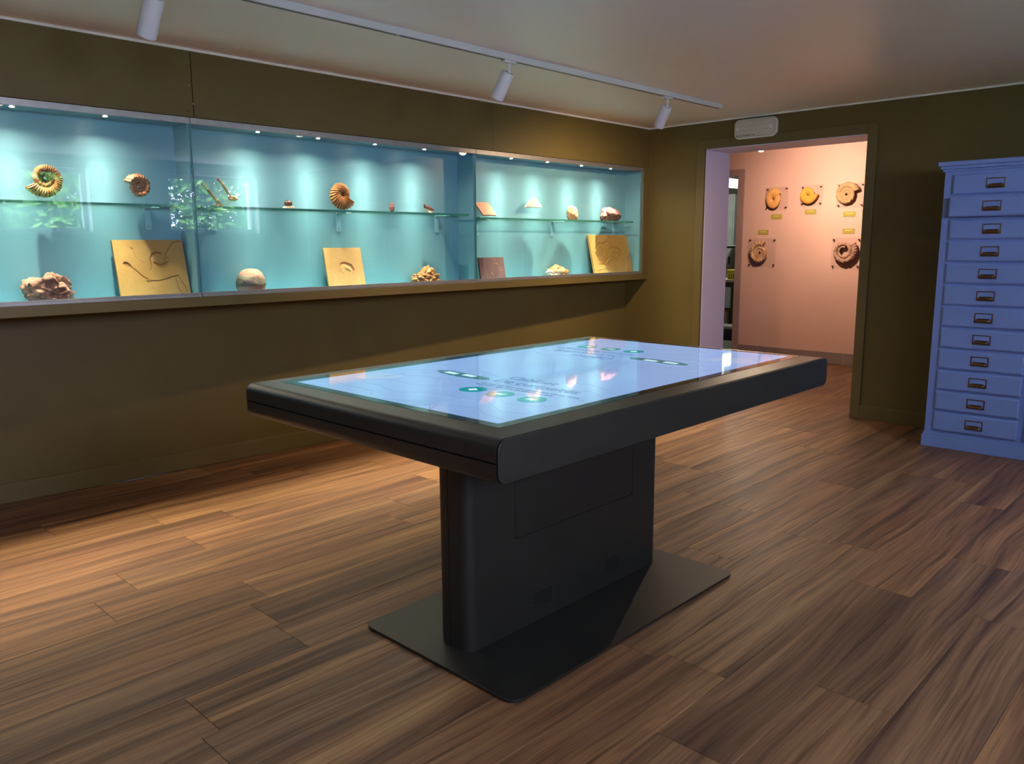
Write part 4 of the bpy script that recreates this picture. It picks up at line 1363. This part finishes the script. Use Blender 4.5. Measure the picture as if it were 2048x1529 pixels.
# ================================================================== TRACK AND SPOTS
TX = -3.14
tr = MB()
tr.box(TX - 0.018, TX + 0.018, -0.4, 5.50, CEIL - 0.032, CEIL)
trk = thing('light_track', (TX, 2.5, CEIL - 0.032), 'long white lighting track on the ceiling', 'light track')
tr.build('rail', M['white_metal'], trk, bevel=0.0015, seg=1)
MB().box(TX - 0.005, TX + 0.005, -0.38, 5.48, CEIL - 0.0326, CEIL - 0.0318).build('slot', M['dark_print'], trk)
MB().box(TX - 0.020, TX + 0.020, 2.50, 2.515, CEIL - 0.034, CEIL - 0.001).build('joint_clip', M['white_metal'], trk)
def spotlight(y, label, az=(-1, -0.10), tilt=33, lit=1.0, cone=78):
    root = thing('spotlight', (TX, y, CEIL - 0.19), label, 'spotlight', 'white spots on the ceiling track')
    zt = CEIL - 0.032
    MB().box(TX - 0.016, TX + 0.016, y - 0.045, y + 0.045, zt - 0.014, zt - 0.0005).build('track_adapter', M['white_metal'], root, bevel=0.003)
    MB().tube([(TX, y, zt - 0.012), (TX, y, zt - 0.075)], 0.008, 12).build('stem', M['white_metal'], root, smooth=True, auto=40)
    h = Vector((az[0], az[1], 0)).normalized()
    d = (h * math.sin(R(tilt)) - Vector((0, 0, 1)) * math.cos(R(tilt))).normalized()
    top = Vector((TX, y, zt - 0.070)) - d * 0.012 + h * 0.012
    bot = top + d * 0.148
    MB().tube([top, top + d * 0.006, bot], [0.034, 0.037, 0.037], 32).build('lamp_body', M['white_metal'], root, smooth=True, auto=40)
    gr = MB()
    a = d.orthogonal().normalized()
    b = d.cross(a)
    for i in range(7):
        t = 2 * math.pi * i / 6
        c = top + (a * math.cos(t) + b * math.sin(t)) * (0.02 if i < 6 else 0)
        gr.tube([c - d * 0.0008, c + d * 0.0005], 0.0058, 10)
    gr.build('vent_hole', M['locker'], root)
    MB().tube([bot - d * 0.001, bot + d * 0.0012], [0.031, 0.031], 28).build('lens', M['lamp_lens'], root)
    lamp('spot_light', 'SPOT', bot + d * 0.006, d, TRACK_W * lit, WARM, cone, 0.9, 0.03)
    return root
spotlight(1.375, 'white cylinder spot with a vented back, nearest on the ceiling track', lit=0.2)
spotlight(3.262, 'white cylinder spot with a glowing lower rim, middle of the ceiling track', lit=0.7)
spotlight(4.800, 'white cylinder spot nearest the doorway on the ceiling track', az=(-1, 0.35), tilt=36, lit=1.45, cone=150)

# ================================================================== EMERGENCY LIGHT
ex0, ex1, ez0, ez1 = -3.372, -3.005, 2.160, 2.312
em = thing('emergency_light', ((ex0 + ex1) / 2, YE, ez0), 'white emergency light above the doorway', 'emergency light')
MB().prism(rrect(ex0, ex1, ez0, ez1, 0.045, 6), 'y', YE - 0.030, YE - 0.0005).build('housing', M['white_plastic'], em, bevel=0.004)
MB().prism(rrect(ex0 + 0.012, ex1 - 0.012, ez0 + 0.012, ez1 - 0.010, 0.038, 6), 'y', YE - 0.048, YE - 0.029).build('diffuser', M['ribbed_plastic'], em, bevel=0.008, seg=3)
for z in (ez0 + 0.045, ez0 + 0.078, ez0 + 0.112):
    MB().box(ex0 + 0.04, ex1 - 0.04, YE - 0.0505, YE - 0.047, z - 0.0025, z + 0.0025).build('diffuser_rib', M['white_plastic'], em, bevel=0.001, seg=1)
for x in (ex0 + 0.042, ex1 - 0.042):
    MB().tube([(x, YE - 0.050, ez0 + 0.075), (x, YE - 0.047, ez0 + 0.075)], 0.014, 14).build('lamp_socket', M['white_metal'], em)
mk = MB()
rm = random.Random(9)
x = ex0 + 0.03
while x < ex0 + 0.19:
    w = rm.uniform(0.004, 0.012)
    hgt = rm.uniform(0.004, 0.010)
    mk.box(x, x + w, YE - 0.0493, YE - 0.0475, ez0 + 0.024 - hgt / 2, ez0 + 0.024 + hgt / 2)
    x += w + rm.uniform(0.004, 0.012)
mk.build('printed_symbols', M['dark_print'], em)

# ================================================================== HALL: FOSSILS ON ACRYLIC PLATES
YW = Y_PINK
def plate(x0, x1, z0, z1, label):
    root = thing('mounting_plate', ((x0 + x1) / 2, YW, z0), label, 'mounting plate')
    MB().box(x0, x1, YW - 0.020, YW - 0.015, z0, z1).build('plate', M['acrylic'], root)
    i = 0.022
    for x in (x0 + i, x1 - i):
        for z in (z0 + i, z1 - i):
            MB().tube([(x, YW - 0.0245, z), (x, YW - 0.0002, z)], 0.0075, 10).build('standoff', M['screw'], root)
    return root
def wall_label(x, z, near):
    root = thing('wall_label', (x, YW, z - 0.026), 'small ochre label ' + near, 'label', 'ochre labels on the pink wall')
    MB().box(x - 0.064, x + 0.064, YW - 0.004, YW - 0.0003, z - 0.026, z + 0.026).build('card', M['label'], root)
    MB().box(x - 0.040, x + 0.040, YW - 0.0046, YW - 0.0039, z + 0.004, z + 0.010).build('text_line', M['label_print'], root)
def hf(m, name, mat, label):
    return tag(m.build(name, mat, smooth=True, auto=60), label, 'ammonite', 'fossils on the pink wall')
YA = YW - 0.020 - 0.028
plate(-4.406, -4.136, 1.704, 1.954, 'clear plate behind the smooth orange fossil')
m = ammonite(0.104, 3.0, 1.28, 0.25, 10, 0.0, 30, +1, (-4.292, YA, 1.822), normal='y', cover=1.0, squash=(0.95, 1.2), bumpn=0.012, inner=0.16)
hf(m, 'wall_ammonite', M['f_orange'], 'smooth orange coiled fossil, top left on the pink wall')
wall_label(-4.270, 1.625, 'under the smooth orange fossil')
plate(-3.992, -3.744, 1.733, 1.954, 'clear plate behind the ochre fossil with a pointed mouth')
m = ammonite(0.108, 3.0, 1.5, 0.24, 10, 0.0, 2, -1, (-3.895, YA, 1.850), normal='y', cover=1.0, inner=0.18, flare=0.30, bumpn=0.015, seed=2)
hf(m, 'wall_ammonite', M['f_ochre'], 'ochre coiled fossil with a pointed mouth, top middle on the pink wall')
wall_label(-3.874, 1.667, 'under the ochre fossil with a pointed mouth')
plate(-3.588, -3.300, 1.700, 1.953, 'clear plate behind the rough tan fossil')
m = ammonite(0.136, 4.2, 1.7, 0.19, 18, 0.03, 20, +1, (-3.470, YA, 1.835), normal='y', bumpn=0.07, seed=6, cover=1.15)
hf(m, 'wall_ammonite', M['f_tan'], 'large rough tan coiled fossil, top right on the pink wall')
wall_label(-3.445, 1.630, 'under the rough tan fossil')
plate(-4.596, -4.252, 1.060, 1.386, 'clear plate behind the coarse-ribbed brown fossil')
m = ammonite(0.146, 3.6, 1.75, 0.22, 19, 0.12, 62, +1, (-4.436, YA, 1.216), normal='y', bumpn=0.05, seed=9, cover=1.05, sharp=0.9, squash=(0.95, 1.0))
hf(m, 'wall_ammonite', M['f_brown'], 'coarse-ribbed brown fossil at the lower left of the pink wall')
wall_label(-4.422, 1.453, 'above the coarse-ribbed brown fossil')
plate(-3.612, -3.300, 1.055, 1.382, 'clear plate behind the ring-shaped rose fossil')
m = ammonite(0.150, 1.9, 1.65, 0.24, 30, 0.06, 38, -1, (-3.462, YA, 1.236), normal='y', bumpn=0.07, seed=13, cover=1.0)
hf(m, 'wall_ammonite', M['f_rose'], 'ring-shaped rose-grey fossil with an open centre, lower right on the pink wall')
wall_label(-3.443, 1.451, 'above the ring-shaped rose fossil')
# hall lamps
def hall_spot(x, y, d, power, label, lens, angle=95, col_=HALL_COL):
    root = thing('hall_spotlight', (x, y, HC - 0.16), label, 'spotlight')
    d = Vector(d).normalized()
    MB().tube([(x, y, HC), (x, y, HC - 0.012)], 0.04, 20).build('ceiling_rose', M['white_metal'], root)
    MB().tube([(x, y, HC - 0.01), (x, y, HC - 0.09)], 0.007, 10).build('stem', M['white_metal'], root)
    a = Vector((x, y, HC - 0.09)) - d * 0.02
    b = a + d * 0.11
    MB().tube([a, b], [0.030, 0.036], 24).build('lamp_body', M['white_metal'], root, smooth=True, auto=40)
    MB().tube([b - d * 0.001, b + d * 0.001], 0.031, 20).build('lens', lens, root)
    lamp('hall_light', 'SPOT', b + d * 0.006, d, power, col_, angle, 1.0, 0.03)
hall_spot(-4.02, 7.90, (0.30, -0.80, -0.75), HALL_LAMP_W, 'bright white ceiling spot seen under the doorway head', M['hall_lens'], 120)
hall_spot(-3.62, 7.45, (0.10, 1.0, -0.60), HALL_WASH_W, 'white ceiling spot washing the pink wall, hidden above the doorway head', M['hall_lens'], 150)

# ================================================================== BACK ROOM
tl = thing('tube_light', (-6.02, 11.0, 2.14), 'bright white tube light in the room behind', 'light')
MB().prism(rrect(-6.14, -5.90, 2.145, 2.245, 0.02, 4), 'y', 10.7, 11.3).build('diffuser', M['tube'], tl)
MB().box(-6.15, -5.89, 10.69, 11.31, 2.245, 2.50).build('housing', M['white_metal'], tl)
lamp('tube_lamp', 'POINT', (-6.02, 10.6, 2.05), (0, 0, -1), BACKROOM_W, (0.95, 1.0, 0.86), radius=0.1)
lk = thing('locker', (-6.6, 12.1, 0), 'tall grey locker in the room behind', 'locker')
MB().box(-6.95, -6.42, 11.8, 12.5, 0.0, 2.1).build('body', M['locker'], lk, bevel=0.004)
MB().box(-6.93, -6.44, 11.785, 11.80, 0.05, 2.07).build('door', M['locker'], lk, bevel=0.003)
MB().box(-6.48, -6.46, 11.765, 11.785, 1.0, 1.12).build('handle', M['dark_steel'], lk)
tag(MB().box(-6.40, -5.4, 12.45, 12.55, 0.95, 2.2).build('notice_board', M['mottled'], bevel=0.004), 'mottled dark board on the wall of the room behind', 'board')
ws_ = thing('wall_shelf', (-6.1, 11.6, 1.28), 'narrow grey shelf in the room behind', 'shelf')
MB().box(-6.41, -5.3, 11.35, 11.75, 1.285, 1.305).build('board', M['locker'], ws_, bevel=0.002)
for x in (-6.3, -5.45):
    MB().box(x - 0.012, x + 0.012, 11.4, 12.5, 1.255, 1.285).build('bracket', M['dark_steel'], ws_)
bo = MB()
bo.prism([(-6.22, 1.305), (-6.05, 1.305), (-6.05, 1.44), (-6.10, 1.44), (-6.115, 1.36), (-6.21, 1.335)], 'y', 11.48, 11.56)
tag(bo.build('ceramic_boot', M['white_ceramic'], bevel=0.012, seg=3), 'white boot-shaped ornament on the grey shelf behind', 'ornament')
wb = thing('workbench', (-5.9, 10.9, 0), 'pale-topped workbench in the room behind', 'workbench')
MB().box(-6.6, -5.1, 10.6, 11.25, 0.775, 0.81).build('top', M['bench_top'], wb, bevel=0.003)
MB().box(-6.55, -5.15, 10.64, 11.2, 0.70, 0.775).build('apron', M['dark_steel'], wb)
for x in (-6.52, -5.78, -5.2):
    for y in (10.68, 11.16):
        MB().box(x - 0.025, x + 0.025, y - 0.025, y + 0.025, 0, 0.70).build('leg', M['dark_steel'], wb)
yb_ = thing('yellow_brush', (-5.78, 10.72, 0.81), 'yellow bristly brush block on the workbench behind', 'brush')
MB().box(-5.89, -5.67, 10.66, 10.80, 0.885, 0.955).build('block', M['yellow'], yb_, bevel=0.015, seg=3)
for i in range(6):
    MB().box(-5.885 + i * 0.036, -5.862 + i * 0.036, 10.68, 10.78, 0.811, 0.888).build('bristle_tuft', M['yellow'], yb_)
for i, (x, s) in enumerate(((-6.0, 'left'), (-5.58, 'right'))):
    bx = thing('cardboard_box', (x, 10.85, 0), 'brown cardboard box under the workbench, %s one' % s, 'box', 'boxes under the workbench')
    MB().box(x - 0.13, x + 0.13, 10.75, 11.1, 0.0, 0.36).build('carton', M['card'], bx, bevel=0.003)
    MB().box(x + 0.06, x + 0.10, 10.747, 10.751, 0.02, 0.34).build('tape', M['pale_lid'], bx)
sb = thing('storage_tub', (-5.62, 10.25, 0), 'navy storage tub with a pale lid on the floor behind', 'tub')
MB().prism(rrect(-5.86, -5.40, 10.12, 10.42, 0.04, 4), 'z', 0.0, 0.15).build('tub', M['navy'], sb)
MB().prism(rrect(-5.88, -5.38, 10.10, 10.44, 0.05, 4), 'z', 0.15, 0.19).build('lid', M['pale_lid'], sb, bevel=0.01)

# ================================================================== GARDEN BEYOND THE WINDOWS
struct(MB().box(XR + 0.3, 14, -8, 16, 0.55, 0.6).build('ground_garden', M['grass']))
struct(MB().box(XR + 0.3, 3.9, -8, 16, 0.595, 0.64).build('bounce_paving', M['paving']), 'pale strip added along the outside wall to bounce daylight onto the ceiling')  # unseen strip added to reflect daylight up through the windows
def tree(x, y, h, rx, rz, n, seed, label):
    rg = random.Random(seed)
    root = thing('garden_tree', (x, y, 0.6), label, 'tree')
    MB().tube([(x, y, 0.6), (x + 0.05, y + 0.1, 1.6), (x - 0.1, y, h)], [0.16, 0.12, 0.06], 10).build('trunk', M['bark'], root, smooth=True)
    lf = MB()
    for i in range(n):
        th, ph = rg.uniform(0, 2 * math.pi), math.acos(rg.uniform(-1, 1))
        r = rg.uniform(0.2, 1.0) ** 0.5
        c = Vector((x + rx * r * math.sin(ph) * math.cos(th), y + rx * 1.25 * r * math.sin(ph) * math.sin(th), h + rz * r * math.cos(ph)))
        if c.z < 0.65:
            continue
        d = Vector((rg.gauss(0, 1), rg.gauss(0, 1), rg.gauss(0, 1))).normalized()
        a = d.orthogonal().normalized()
        s = rg.uniform(0.03, 0.06)
        l = s * 1.9
        lf.add([c - d * l, c + a * s * 0.6, c + d * l, c - a * s * 0.6], [(0, 1, 2, 3)])
    o = lf.build('foliage', M['leaf'], root)
    o['kind'] = 'stuff'
tree(4.3, 3.9, 2.5, 1.15, 1.75, 15000, 1, 'leafy green tree outside the window nearer the camera')
tree(4.9, 7.2, 2.8, 1.35, 2.0, 17000, 2, 'leafy green tree outside the window nearer the cabinet')
tree(9.2, 5.4, 3.2, 1.9, 2.5, 9000, 3, 'leafy green tree further off in the garden')
for o in bpy.data.objects:
    if o.name.startswith('title_tmp'):
        bpy.data.objects.remove(o)
